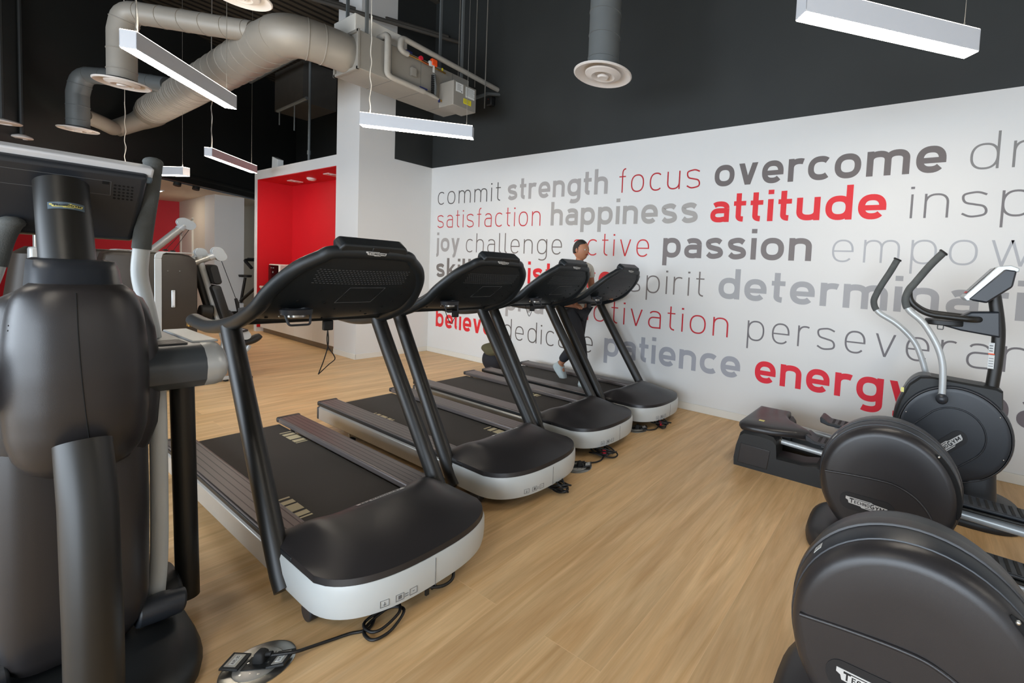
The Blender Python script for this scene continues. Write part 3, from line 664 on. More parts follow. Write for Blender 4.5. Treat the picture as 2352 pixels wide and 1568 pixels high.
# air handling unit
AX0, AX1, AY0, AY1, AZ0, AZ1 = .985, 1.576, -1.93, -.45, 3.83, 4.27
t = thing('air_handling_unit', 'long grey sheet metal air unit hung by the white column', 'air conditioner', (0, 0, 0))
MB().bb((AX0, AY0, AZ0), (AX1, AY1, AZ1)).build('casing', 'ahu', t, bevel=.004)
mb = MB()
for y in (-1.56, -1.18, -.72): mb.bb((AX0-.002, y-.002, AZ0-.002), (AX1+.002, y+.002, AZ1+.002))
mb.build('panel_joint', 'duct_dark', t)
MB().bb((AX0-.01, AY0-.02, AZ0-.01), (AX0+.03, AY0, AZ1+.01)).bb((AX1-.03, AY0-.02, AZ0-.01), (AX1+.01, AY0, AZ1+.01)).bb((AX0, AY0-.02, AZ1-.02), (AX1, AY0, AZ1+.01)).bb((AX0, AY0-.02, AZ0-.01), (AX1, AY0, AZ0+.02)).build('end_flange', 'ahu', t)
MB().bb((1.58, -.915, 3.72), (1.90, -.56, 4.045)).build('control_box', 'ahu', t, bevel=.006)
for nm, m, y, z, w_, h in (('data_label', 'paper', -.825, 3.97, .11, .12), ('wiring_label', 'paper', -.66, 3.95, .14, .14), ('warning_label', 'yellow', -.70, 3.82, .12, .07)):
    MB().bb((1.901, y-w_/2, z-h/2), (1.904, y+w_/2, z+h/2)).build(nm, m, t)
mb = MB()
for i in range(5): mb.bb((1.9041, -.86, 4.005-i*.017), (1.9046, -.80-.01*(i % 2), 4.010-i*.017))
mb.bb((1.9041, -.80, 3.92), (1.9046, -.785, 3.935))
for i in range(6): mb.bb((1.9041, -.72, 4.0-i*.018), (1.9046, -.61+.01*(i % 3), 4.004-i*.018))
for i in range(3): mb.bb((1.9041, -.75, 3.84-i*.018), (1.9046, -.66, 3.844-i*.018))
mb.build('label_print', 'ink', t)
MB().bb((1.58, -1.33, 3.985), (1.63, -1.265, 4.09)).build('junction_box', 'ahu', t, bevel=.004)
MB().tube([(1.62, -1.02, 4.12), (1.625, -1.0, 3.98), (1.62, -1.0, 3.83)], .02, 10).build('conduit', 'duct_dark', t)
mb = MB()
for i in range(12): mb.cyl((1.62, -1.035, 4.10-i*.024), (1.62, -1.035, 4.088-i*.024), .022, 10)
mb.build('coiled_hose', 'rubber', t)
mb = MB()
for x, y in ((AX0+.02, AY0+.12), (AX1-.01, AY0+.08), (AX0+.02, AY1-.1), (AX1-.01, AY1-.12)): mb.bb((x-.015, y-.015, AZ1), (x+.015, y+.015, CH))
mb.build('hanger_channel', 'duct_dark', t)
# white box duct on top of the unit
tag(MB().bb((.93, -1.93, 4.272), (1.46, -1.30, 4.50)).build('plenum_box', 'white_trim', bevel=.008), 'white plenum box lying on top of the air unit', 'air duct')
# lagged pipes with valve train
t = thing('lagged_pipe', 'fat grey lagged pipe dropping in front of the air unit face', 'pipe', group='lagged pipes on the air unit')
MB().tube(fillet([(1.30, -1.66, 4.32), (1.64, -1.64, 4.345), (1.64, -1.64, 3.85), (1.64, -1.17, 3.832)], .06, 6), .036, 16).build('lagging', 'insul', t)
MB().tube([(1.64, -1.17, 3.832), (1.64, -1.12, 3.83), (1.64, -1.05, 3.825), (1.64, -.95, 3.81)], [.028, .022, .026, .014], 12).build('strainer', 'insul', t)
MB().tube([(1.64, -.97, 3.812), (1.64, -.90, 3.80)], .013, 10).build('brass_end', 'brass', t)
MB().bb((1.655, -1.24, 3.855), (1.675, -1.14, 3.87)).build('valve_lever', 'navy', t)
MB().bb((1.63, -.96, 3.77), (1.66, -.945, 3.81)).build('drain_lever', 'navy', t)
t = thing('lagged_pipe', 'long grey lagged pipe running over the air unit into the dark wall', 'pipe', group='lagged pipes on the air unit')
MB().tube(fillet([(1.66, -.0, 4.30), (1.66, -1.49, 4.375), (1.66, -1.50, 4.215), (1.66, -1.40, 4.205)], .06, 6), .036, 16).build('lagging', 'insul', t)
MB().tube([(1.66, -1.40, 4.205), (1.66, -1.30, 4.205), (1.66, -1.18, 4.20), (1.66, -1.0, 4.19), (1.66, -.88, 4.185)], .012, 10).build('brass_line', 'brass', t)
MB().tube([(1.66, -1.22, 4.205), (1.66, -1.18, 4.20), (1.66, -1.10, 4.20)], .016, 10).build('copper_line', 'copper', t)
MB().cyl((1.67, -1.245, 4.225), (1.695, -1.245, 4.225), .026, 14).build('red_valve_cap', 'redtie', t)
MB().bb((1.64, -1.10, 4.20), (1.70, -1.02, 4.29)).build('valve_actuator', 'orange', t, bevel=.012)
MB().bb((1.645, -1.13, 4.185), (1.69, -1.08, 4.25)).build('actuator_body', 'light_grey', t, bevel=.01)
MB().bb((1.69, -1.085, 4.11), (1.694, -1.06, 4.20)).build('hanging_tag', 'paper', t)
MB().bb((1.665, -1.44, 4.225), (1.685, -1.36, 4.245)).build('valve_lever', 'navy', t)
MB().bb((1.655, -.935, 4.20), (1.665, -.92, 4.235)).build('brass_handle', 'yellow', t)
tag(MB().tube([(1.70, -.0, 4.22), (1.68, -.2, 4.16), (1.72, -.45, 4.0), (1.75, -.56, 3.95)], .024, 12).build('flexible_conduit', 'duct_dark'), 'dark flexible conduit from the control box to the dark wall', 'conduit')
t = thing('wall_isolator', 'small dark switch box with tiny red lamp on the dark wall', 'switch', (1.56, 0, 4.13))
MB().bb((-.06, -.09, -.08), (.06, -.001, .07)).build('body', 'black_plastic', t, bevel=.02)
MB().ball((-.0, -.092, .01), .006, 8).build('red_lamp', 'redkey', t)

# ceiling steel, conduits, hung box and pipes
for i, (a, b, r) in enumerate((((-1.16, -.9, 6.05), (.1, .0, 6.05), .05), ((-.9, -2.9, 6.08), (-.2, 0, 6.02), .03), ((-4.5, -3.0, 6.0), (.5, -1.6, 6.0), .05))):
    mb = MB(); d = Vector(b)-Vector(a); n = Vector((-d.y, d.x, 0)).normalized()*r*1.4
    for o, h0, h1 in ((n, -.02, 0), (n, .16, .18), (n*.15, 0, .16)):
        A = Vector(a); B_ = Vector(b)
        mb.add([A+o+Vector((0, 0, h0)), B_+o+Vector((0, 0, h0)), B_-o+Vector((0, 0, h0)), A-o+Vector((0, 0, h0)), A+o+Vector((0, 0, h1)), B_+o+Vector((0, 0, h1)), B_-o+Vector((0, 0, h1)), A-o+Vector((0, 0, h1))], [(0, 1, 2, 3), (4, 7, 6, 5), (0, 4, 5, 1), (1, 5, 6, 2), (2, 6, 7, 3), (3, 7, 4, 0)])
    tag(mb.build('ceiling_beam', 'dark_ceiling', smooth=False), kind='structure')
for i, (x0, z, lb) in enumerate(((-.25, 5.55, 'upper'), (.15, 5.38, 'middle'), (.5, 5.2, 'lower'))):
    tag(MB().tube([(x0-.9, -2.2, z), (x0+.25, -.02, z)], .03, 10).build('ceiling_conduit', 'dark_ceiling'), f'{lb} of three dark conduits running to the dark wall above the air unit', 'conduit', 'conduits above the air unit')
for i, (x, y) in enumerate(((1.10, -.30), (1.40, -.22), (1.75, -.30))):
    tag(MB().tube([(x, y, 4.3 if i < 2 else 3.9), (x, y, CH)], .008, 8).build('hanger_rod', 'wire'), ['leftmost', 'middle', 'rightmost'][i]+' thin threaded rod dropping to the pipes by the dark wall', 'hanger rod', 'hanger rods near the dark wall')
tag(MB().bb((-4.9, -.62, 4.72), (-3.5, -.02, 5.55)).build('hung_duct_box', 'dark_ceiling', smooth=False), 'dark rectangular box duct hung above the niche', 'air duct')
tag(MB().tube([(-5.2, -.95, 5.3), (-2.4, -.95, 5.36)], .05, 12).build('sprinkler_pipe', 'duct_dark'), 'long dark pipe passing under the main duct elbow', 'pipe')
t = thing('support_bracket', 'short slotted bracket rail hung below the box duct', 'bracket', (0, 0, 0))
MB().tube([(-3.9, -.9, 4.49), (-2.56, -.9, 4.53)], .03, 8).build('rail', 'duct_dark', t)
MB().cyl((-3.1, -.9, 4.0), (-3.1, -.9, 4.5), .01, 8).cyl((-3.8, -.9, 4.2), (-3.8, -.9, 4.5), .01, 8).build('rod', 'duct_dark', t)
tag(MB().tube([(-3.19, -.62, 5.5), (-3.19, -.62, 4.0), (-3.19, -.62, 3.24)], .022, 10).tube([(-3.19, -.62, 3.62), (-3.19, -.62, 3.70)], .032, 10).build('vertical_conduit', 'duct_dark'), 'thin vertical conduit rising from the niche top left of the column', 'conduit')

# ---------------------------------------------------------------- pendant lamps
def pendant(label, a, b, z, w_=.10, h=.135, drops=None):
    A = Vector((a[0], a[1], 0)); B = Vector((b[0], b[1], 0)); c = (A+B)/2; d = B-A; L = d.length
    t = thing('pendant_lamp', label, 'pendant lamp', (c.x, c.y, z), math.atan2(d.y, d.x), 'linear pendant lamps')
    mb = MB(); x = L/2; y = w_/2; e = .004
    mb.bb((-x, -y, .004), (x, -y+e, h)).bb((-x, y-e, .004), (x, y, h)).bb((-x, -y, .004), (-x+e, y, h)).bb((x-e, -y, .004), (x, y, h)).bb((-x+.004, -y+.004, .03), (x-.004, y-.004, h-.02))
    mb.build('housing', 'lamp_body', t, smooth=False)
    MB().bb((-x+.003, -y+.003, 0), (x-.003, y-.003, .012)).build('diffuser', 'lamp_glow', t, smooth=False)
    MB().bb((-x+.003, -y+.003, h-.008), (x-.003, y-.003, h+.004)).build('uplight_strip', 'lamp_up', t, smooth=False)
    for i, s in enumerate((-1, 1)):
        px = s*(x-.075)
        MB().tube([(px, 0, h), (px, 0, CH-z)], .0022, 6).build('suspension_wire', 'wire', t)
        MB().cyl((px, 0, h), (px, 0, h+.05), .006, 8).build('wire_grip', 'chrome', t)
    px = -(x-.085)
    n = 14; H2 = 1.15
    mb = MB(); mb.tube(catmull([(px+.006*math.sin(k*2.1)*(k > 0), .008*math.cos(k*1.7)*(k > 0), h+H2*k/n) for k in range(n+1)]+[(px, 0, CH-z)], 3), .0045, 6)
    mb.build('power_flex', 'white_cable', t)
    return t
pendant('near linear pendant lamp slanting in front of the big ducts', (2.20, -3.81), (1.20, -2.965), 3.05)
pendant('small distant pendant lamp slanting beside the red niche', (-2.17, -2.33), (-3.10, -1.50), 3.05)
pendant('pendant lamp at far left partly hidden by the black cross trainer console', (-4.25, -2.90), (-3.05, -2.38), 2.80)
pendant('pendant lamp below the air unit near the white column', (1.99, -2.09), (2.82, -1.265), 3.05)
pendant('large pendant lamp at the upper right, cut by the top edge', (6.72, -2.04), (7.58, -1.16), 3.05)
# unseen lamps added behind and beside the camera to brighten the room
pendant('unseen pendant lamp added for light behind the viewpoint', (6.9, -6.0), (6.0, -5.15), 3.05)
pendant('unseen pendant lamp added for light behind the viewpoint at left', (2.4, -6.2), (3.3, -5.35), 3.05)
pendant('unseen pendant lamp added for light beyond the right frame edge', (9.6, -3.9), (10.5, -3.05), 3.05)

# ================================================================ TREADMILLS
def front_x(y, a=.33, hw=.40, n=2.6):
    q = min(1, abs(y)/hw)
    return -a*(1-(1-q**n)**(1/n))
def console_profile(s):
    pts = [(-1.20, 1.218), (-1.06, 1.238), (-.93, 1.290), (-.80, 1.385), (-.69, 1.495), (-.615, 1.59)]
    return profile_at(pts, s)
def profile_at(pts, s):
    n = len(pts)-1; f = min(max(s, 0), 1)*n; i = min(int(f), n-1); t = f-i
    p = [pts[max(i-1, 0)], pts[i], pts[i+1], pts[min(i+2, n)]]
    return tuple(.5*((2*p[1][k])+(p[2][k]-p[0][k])*t+(2*p[0][k]-5*p[1][k]+4*p[2][k]-p[3][k])*t*t+(3*p[1][k]-p[0][k]-3*p[2][k]+p[3][k])*t**3) for k in (0, 1))
def console_w(s):
    return profile_at([(0, .365), (0, .372), (0, .368), (0, .348), (0, .292), (0, .17)], s)[1]
def console_pt(s, y, off=0):
    """point on the underside skin; off = distance out of it (towards front/below)"""
    x, z = console_profile(s); x2, z2 = console_profile(min(1, s+.02)); x1, z1 = console_profile(max(0, s-.02))
    d = Vector((x2-x1, 0, z2-z1)).normalized(); n = Vector((d.z, 0, -d.x))
    v = y/.38; bow = .02*(1-v*v)
    return Vector((x, y, z))+n*(off+bow)
def make_treadmill():
    t = thing('treadmill', '', 'treadmill')
    HW_ = .40
    # aluminium side frames
    for sgn in (-1, 1):
        prof = [(.0, .095), (.0, .20), (-.012, .214), (-.05, .214), (-.05, .085), (-.01, .085)]
        mb = MB(); mb.loft([[(x, sgn*(HW_+a), z) for a, z in prof] for x in (-2.50, -.58)])
        mb.build('side_frame', 'alu', t, bevel=.004)
        mb = MB(); mb.bb((-2.515, sgn*.245, .205), (-.60, sgn*.392, .249)); mb.build('foot_rail', 'rail', t, bevel=.012, seg=3)
        mb = MB(); mb.bb((-2.53, sgn*.37, .214), (-.45, sgn*.396, .240)); mb.build('edge_band', 'black_plastic', t, bevel=.004)
        mb = MB(); mb.bb((-2.545, sgn*.24, .21), (-2.505, sgn*.396, .252)).bb((-2.535, sgn*.33, .09), (-2.505, sgn*.402, .205)); mb.build('end_cap', 'cover', t, bevel=.012, seg=3)
    # belt and deck
    mb = MB(); prof = [(-.62, .205), (-2.48, .205)]+[(-2.48-.045*math.sin(PI*k/8), .160+.045*math.cos(PI*k/8)) for k in range(1, 8)]+[(-2.48, .115), (-.62, .115)]
    mb.loft([[(x, y, z) for x, z in prof] for y in (-.243, .243)]); mb.build('running_belt', 'belt', t)
    # U-shaped light front shroud
    out = [(-.585, -HW_)]+[(front_x(-HW_+HW_*2*k/40), -HW_+HW_*2*k/40) for k in range(41)]+[(-.585, HW_)]
    out = [(-.585, -HW_), (-.45, -HW_)]+[(front_x(HW_*math.sin(-PI/2+PI*k/36)), HW_*math.sin(-PI/2+PI*k/36)) for k in range(37)]+[(-.45, HW_), (-.585, HW_)]
    def off(o, d):
        r = []
        for i, p in enumerate(o):
            a = Vector(o[max(0, i-1)]); b = Vector(o[min(len(o)-1, i+1)]); tt = (b-a).normalized(); n = Vector((tt.y, -tt.x)); r.append((p[0]-n.x*d, p[1]-n.y*d))
        return r
    prof = [(.030, .075), (.004, .078), (-.002, .10), (-.006, .15), (-.004, .205), (.004, .219), (.03, .219)]
    mb = MB(); rings = [[(a, b, z) for a, b in off(out, d)] for d, z in prof]
    mb.loft(rings, False, False); mb.build('front_shroud', 'light_grey', t, angle=60)
    mb = MB()
    for y in (-.385, .02):
        x = front_x(y)
    mb.tube([(front_x(-.01)+.006, -.01, z) for z in (.08, .12, .16, .21)], .0012, 6); mb.build('shroud_seam', 'ink', t)
    # symbols printed low on the shroud
    mb = MB()
    def shr(a, b, tt):
        x = front_x(a)+.0045; return (x+tt, a, b)
    for y0 in (-.235, -.18, -.125):
        for q in ([(y0, .098), (y0+.03, .098), (y0+.03, .0995), (y0, .0995)], [(y0, .126), (y0+.03, .126), (y0+.03, .1275), (y0, .1275)], [(y0, .098), (y0+.0015, .098), (y0+.0015, .1275), (y0, .1275)], [(y0+.03, .098), (y0+.0315, .098), (y0+.0315, .1275), (y0+.03, .1275)]):
            mb.prism(q, .001, shr)
    for q in ([(.010, .107), (.02, .107), (.02, .109), (.01, .109)], [(.0145, .102), (.016, .102), (.016, .12), (.0145, .12)], [(.065, .105), (.077, .105), (.077, .121), (.065, .121)], [(.09, .105), (.104, .105), (.104, .107), (.09, .107)], [(.09, .115), (.104, .115), (.104, .117), (.09, .117)], [(.122, .112), (.13, .112), (.13, .114), (.122, .114)]):
        mb.prism([(u-.235, v) for u, v in q], .001, shr)
    mb.build('printed_symbol', 'ink', t)
    # anthracite motor cover
    def cov(u, v):
        vv = -1+2*v; y = .392*math.sin(vv*PI/2) if False else .392*vv
        xf = front_x(y, .33, .40)-.012; xr = -.665-.10*abs(vv)**5+.015*(1-vv*vv)
        x = xr+(xf-xr)*(u**.85)
        e = 1-abs(vv)**3.2
        rise = (1-(1-min(1, u/.22))**2)          # steep rear lip
        fall = 1-max(0, (u-.22)/.78)**1.7
        ridge = .022*math.exp(-((abs(vv)-.70)/.16)**2)*math.exp(-(u/.35)**2)
        z = .246+.088*e*min(rise, 1)*fall+ridge*(1-abs(vv)**6)
        if u <= 0: z = .232+.012*(1-e)
        return (x, y, z)
    mb = MB(); NU, NV = 30, 44; mb.grid(cov, NU, NV)
    o = len(mb.v)
    per = [(0, j) for j in range(NV+1)]+[(i, NV) for i in range(1, NU+1)]+[(NU, j) for j in range(NV-1, -1, -1)]+[(i, 0) for i in range(NU-1, 0, -1)]
    idx = [i*(NV+1)+j for i, j in per]; n = len(idx)
    low = [(mb.v[k][0]+(.004 if mb.v[k][0] > -.5 else 0), mb.v[k][1]*1.008, .219) for k in idx]
    mb.add(low, []); mb.f += [(idx[k], o+k, o+(k+1) % n, idx[(k+1) % n]) for k in range(n)]
    c = mb.build('motor_cover', 'cover', t, angle=50)
    # silver name strip near the crest of the cover
    def lip(a, b, tt):
        vv = a/.392; p0 = Vector(cov(.155+b, .5+vv/2)); return tuple(p0+Vector((-.25, 0, .97))*(tt+.0012))
    mb = MB()
    for k in range(16):
        a0, a1 = -.105+k*.0145, -.105+(k+1)*.0145
        mb.prism([(a0, .004), (a1, .004), (a1, .040-.008*(k < 4)), (a0, .040-.008*(k < 4))], .001, lip)
    nm = mb.build('name_strip', 'badge', c, smooth=False)
    l = letters_mb('TECHNOGYM', -.09, .11, .010, .020, .2, False, .2, lambda a, b, q: lip(.02-a, .044-b, .0012+q), .0004); l.build('strip_lettering', 'badge_dark', nm, smooth=False)
    # uprights
    for sgn in (-1, 1):
        mb = MB(); pts = [(-1.285, sgn*.372, 1.165), (-1.15, sgn*.376, .97), (-.66, sgn*.392, .285), (-.55, sgn*.394, .13), (-.505, sgn*.394, .075)]
        mb.tube(pts, [.052, .052, .052, .052, .050, .036], 24, up=(0, 1, 0), rb=.80)
        mb.build('upright', 'black_metal', t, angle=60)
    # one continuous tube: hand grip, up the side of the console, over the top and down again
    half = [(-1.92, .365, 1.135), (-1.89, .372, 1.143), (-1.78, .375, 1.138), (-1.60, .376, 1.135), (-1.42, .374, 1.155), (-1.24, .372, 1.19), (-1.08, .374, 1.235), (-.93, .368, 1.300)]
    half += [tuple(console_pt(s_, console_w(s_), -.02)) for s_ in (.56, .70, .82, .91, .97)]
    loop = half+[tuple(console_pt(1.0, y, -.02)) for y in (.08, -.08)]+[(x, -y, z) for x, y, z in half[::-1]]
    P = catmull(loop, 5); nP = len(P)
    def rr(i):
        k = min(i, nP-1-i); return .026+.012*min(1, k/5) if k < 25 else .038-.006*min(1, (k-25)/20)
    rail_ = MB().tube(P, [rr(i) for i in range(nP)], 18, up=(0, 1, 0)).build('handrail', 'console', t, angle=60)
    # console shell: underside skin and thickness
    mb = MB(); NS, NY_ = 26, 26
    mb.grid(lambda u, v: tuple(console_pt(u, (-1+2*v)*console_w(u))), NS, NY_)
    k0 = len(mb.v)
    mb.grid(lambda u, v: tuple(console_pt(u, (-1+2*v)*console_w(u), -.055)), NS, NY_)
    per = [(0, j) for j in range(NY_+1)]+[(i, NY_) for i in range(1, NS+1)]+[(NS, j) for j in range(NY_-1, -1, -1)]+[(i, 0) for i in range(NS-1, 0, -1)]
    idx = [i*(NY_+1)+j for i, j in per]; n = len(idx)
    mb.f += [(idx[k], k0+idx[k], k0+idx[(k+1) % n], idx[(k+1) % n]) for k in range(n)]
    con = mb.build('console', 'console', t, angle=60)
    place = lambda s0: (lambda a, b, q: tuple(console_pt(s0+b/.62, a, q+.001)))
    # maker's badge on the rim
    def bplace(a, b, q):
        p = console_pt(1.0, a, -.02); ang = math.radians(-4)+b/.034
        return tuple(p+Vector((math.cos(ang), 0, math.sin(ang)))*(.0335+q))
    brand_badge(con, lambda a, b, q: bplace(a, b, q), .10)
    # loudspeaker slots
    mb = MB()
    for r in range(8):
        for cidx in range(28):
            y = -.22+cidx*.016+(r % 2)*.008; s0 = .70+r*.018
            if abs(y) < console_w(s0)-.05: mb.prism([(y-.0045, -.0011), (y+.0045, -.0011), (y+.0045, .0011), (y-.0045, .0011)], .0012, place(s0))
    mb.build('vent_slots', 'ink', con, smooth=False)
    mb = MB()
    for r in range(5):
        for cidx in range(20):
            y = -.02+cidx*.010+r*.004; mb.prism([(y-.0025, -.001), (y+.0025, -.001), (y+.0025, .001), (y-.0025, .001)], .001, place(.13+r*.012))
    mb.build('lower_vent_slots', 'ink', con, smooth=False)
    # service panel
    def frame(mb, y0, y1, s0, s1, w_=.0016, skew=.03):
        def P(a, b, q): return tuple(console_pt(b, a+skew*(b-s0)/(s1-s0), q+.001))
        for q in ([(y0, s0), (y1, s0), (y1, s0+w_*2), (y0, s0+w_*2)], [(y0, s1), (y1, s1), (y1, s1+w_*2), (y0, s1+w_*2)], [(y0, s0), (y0+w_, s0), (y0+w_, s1), (y0, s1)], [(y1, s0), (y1+w_, s0), (y1+w_, s1), (y1, s1)]): mb.prism(q, .001, P)
    mb = MB(); frame(mb, -.075, .105, .50, .66); mb.build('service_panel', 'ink', con, smooth=False)
    mb = MB()
    for a, s0 in ((-.24, .52), (-.24, .40), (-.12, .50), (-.17, .64), (.24, .66), (.25, .58), (.20, .42), (.10, .36), (.23, .50), (-.30, .22), (-.05, .20), (.16, .26), (-.05, .42), (-.045, .58), (.10, .58)):
        p = console_pt(s0, a); p2 = console_pt(s0, a, .004); mb.cyl(tuple(p), tuple(p2), .007 if abs(a) > .11 else .004, 10)
    mb.build('screw_well', 'void', con)
    # bottle ring holder with loop
    h = MB(); cy = -.235; cs = .43
    base = console_pt(cs, cy, .0)
    c0 = base+Vector((.035, 0, -.018))
    ring = [(c0.x+.034*math.cos(k*2*PI/24), c0.y+.046*math.sin(k*2*PI/24), c0.z) for k in range(24)]
    outer = [[(c0.x+r*.042*math.cos(k*2*PI/24), c0.y+r*.056*math.sin(k*2*PI/24), c0.z+dz) for k in range(24)] for r, dz in ((1.15, -.012), (1.25, .014), (1.0, .02), (.95, -.012), (1.15, -.012))]
    h.loft(outer, False); h.build('cup_holder', 'blue_cover', con)
    h = MB(); h.tube(fillet([(c0.x+.014, c0.y-.054, c0.z), (c0.x+.035, c0.y-.042, c0.z-.062), (c0.x+.035, c0.y+.046, c0.z-.062), (c0.x+.014, c0.y+.056, c0.z)], .012, 4), .0055, 8); h.build('holder_loop', 'blue_cover', con)
    h = MB(); h.lathe([(.038, -.012), (.0385, .016), (.035, .016), (.035, -.012), (.038, -.012)], 24, Matrix.Translation(c0+Vector((-.002, 0, -.012)))); h.build('holder_insert', 'steel', con)
    h = MB(); h.ball((c0.x+.004, c0.y-.062, c0.z-.006), .005, 8).ball((c0.x+.004, c0.y-.071, c0.z-.018), .005, 8).ball((c0.x+.004, c0.y+.062, c0.z), .004, 8); h.build('holder_screw', 'chrome', con)
    # reading-rest module on the top edge
    def tv(a, b, c_):  # a along y, b up the slope, c out
        p = console_pt(1.0, 0, 0); d = Vector((.52, 0, .85)); n = Vector((.85, 0, -.52))
        return p+Vector((0, a, 0))+d*b+n*c_
    mb = MB(); ring0 = [(-.155, -.012, -.075), (.155, -.012, -.075), (.165, -.012, .0), (-.165, -.012, .0)]
    prof = [(-.16, -.01), (.16, -.01), (.168, .03), (.150, .056), (-.150, .056), (-.168, .03)]
    mb.loft([[tuple(tv(a, b, c_)) for a, b in prof] for c_ in (-.085, .0)]); mo = mb.build('top_module', 'console', t, bevel=.010, seg=3)
    mb = MB(); mb.loft([[tuple(tv(a, b, c_)) for a, b in [(-.02, .008), (.062, .008), (.062, .050), (-.02, .050)]] for c_ in (-.01, .004)]); mb.build('module_cover', 'black_plastic', mo, bevel=.003)
    mb = MB(); mb.loft([[tuple(tv(a, b, c_)) for a, b in [(0, .012), (.045, .012), (.045, .024), (0, .024)]] for c_ in (.0, .006)]); mb.build('module_slot', 'void', mo)
    mb = MB()
    for a in (-.135, .135): mb.cyl(tuple(tv(a, .008, -.001)), tuple(tv(a, .008, .003)), .005, 10)
    mb.build('module_screw', 'void', mo)
    # safety clip lanyard below the lower edge
    k = MB(); k.bb((-1.20, .01, 1.125), (-1.17, .06, 1.185)); k.build('clip_block', 'black_plastic', t, bevel=.006)
    # crossbar under the console
    MB().tube([(-1.225, -.37, 1.205), (-1.225, .37, 1.205)], .027, 16).build('crossbar', 'console', t)
    # feet and wheels
    for sgn in (-1, 1):
        mb = MB(); mb.cyl((-2.02, sgn*.36, .02), (-2.02, sgn*.36, .12), .009, 10); ft = mb.build('adjusting_foot', 'chrome', t)
        MB().lathe([(.045, 0), (.046, .012), (.03, .024), (.012, .03)], 20, Matrix.Translation((-2.02, sgn*.36, 0))).build('rubber_pad', 'rubber', ft)
        mb = MB(); mb.cyl((-.33, sgn*.335, .045), (-.33, sgn*.385, .045), .045, 20); wh = mb.build('transport_wheel', 'blue_cover', t, bevel=.006)
        MB().bb((-.36, sgn*.31, .045), (-.30, sgn*.335, .12)).build('wheel_bracket', 'black_metal', t)
    MB().bb((-2.45, -.34, .085), (-.12, .34, .11)).build('under_frame', 'black_metal', t)
    MB().bb((-.30, -.06, .045), (-.10, .10, .08)).build('power_inlet', 'black_plastic', t, bevel=.004)
    return t
def belt_marks(t, x, y):
    mb = MB()
    for a, w_ in ((0, .018), (.045, .05), (.11, .095), (.22, .055), (.285, .016)): mb.bb((x+a, y-.035, .2055), (x+a+w_*.9, y+.035, .2065))
    mb.build('belt_marking', 'cream', t, smooth=False)
def lanyard(t, big):
    mb = MB()
    if big:
        mb.tube(catmull([(-1.185, .035, 1.125), (-1.18, .03, 1.07), (-1.185, .040, 1.02), (-1.17, .062, .975), (-1.175, .07, .945), (-1.19, .045, .915), (-1.21, .0, .86)], 5), .0028, 6)
        mb.tube(catmull([(-1.185, .035, 1.125), (-1.19, .042, 1.07), (-1.185, .036, 1.02), (-1.195, .02, .94), (-1.21, .0, .86)], 5), .0028, 6)
    else:
        mb.tube(catmull([(-1.185, -.06, 1.19), (-1.185, -.03, 1.12), (-1.185, .0, 1.075), (-1.185, .03, 1.12)], 5), .0028, 6)
    mb.build('safety_lanyard', 'cord', t)
TM = [(5.585, -3.415, 'nearest treadmill, beside the black cross trainer, with its cord plugged into the nearest floor box', [(-2.25, .20), (-1.13, -.20)]),
      (5.345, -2.40, 'second treadmill from the front, with a tangled black cord bundle under its nose', [(-1.98, -.20), (-.95, .20)]),
      (5.235, -1.446, 'third treadmill, with a red-tied cord bundle under its nose, next to the occupied one', [(-2.35, -.2), (-1.5, .20)]),
      (5.265, -.565, 'farthest treadmill against the lettered wall, with the person walking on it', [(-1.9, -.2)])]
tproto = make_treadmill()
trees = [tproto]+[copy_tree(tproto) for _ in TM[1:]]
for i, (t, (x, y, lb, mk)) in enumerate(zip(trees, TM)):
    t.location = (x, y, 0); tag(t, lb, 'treadmill', 'row of treadmills')
    for a, b in mk: belt_marks(t, a, b)
    lanyard(t, i == 0)
# brass plate on the end of the nearest handrail
MB().bb((-1.945, -.395, 1.10), (-1.90, -.345, 1.135)).build('handrail_end_plate', 'brass', trees[0], bevel=.003)

# ================================================================ NEAR BLACK CROSS TRAINER (left foreground)
VX, VY = 4.9, -4.36
t = thing('cross_trainer', 'black cross trainer in the left foreground seen from its front', 'cross trainer', (VX, VY, 0))
def W_(x, y, z): return (x-VX, y-VY, z)
DY = .022
# base plate
mb = MB(); mb.loft([sell(-.16, 0, z, a, b, 4, 40) for z, a, b in ((0, .585, .285), (.035, .59, .29), (.075, .575, .275), (.10, .50, .22), (.105, .40, .15))]); mb.build('base', 'black_plastic', t, angle=60)
# front column
mb = MB(); mb.tube([(.42, -.004, .03), (.40, -.004, .4), (.34, -.004, .76), (.26, -.004, .93)], .060, 28, up=(0, 1, 0)); mb.build('front_column', 'black_metal', t, angle=60)
# flywheel housing behind
def hous(z, k=1.0): return (z, k)
mb = MB(); mb.loft([sell(-.16, 0, z, a, b, 5, 44) for z, a, b in ((.105, .20, .10), (.13, .25, .14), (.18, .275, .168), (.26, .285, .178), (.6, .285, .180), (.9, .27, .178), (1.1, .24, .172))]); mb.build('flywheel_housing', 'cover', t, angle=60)
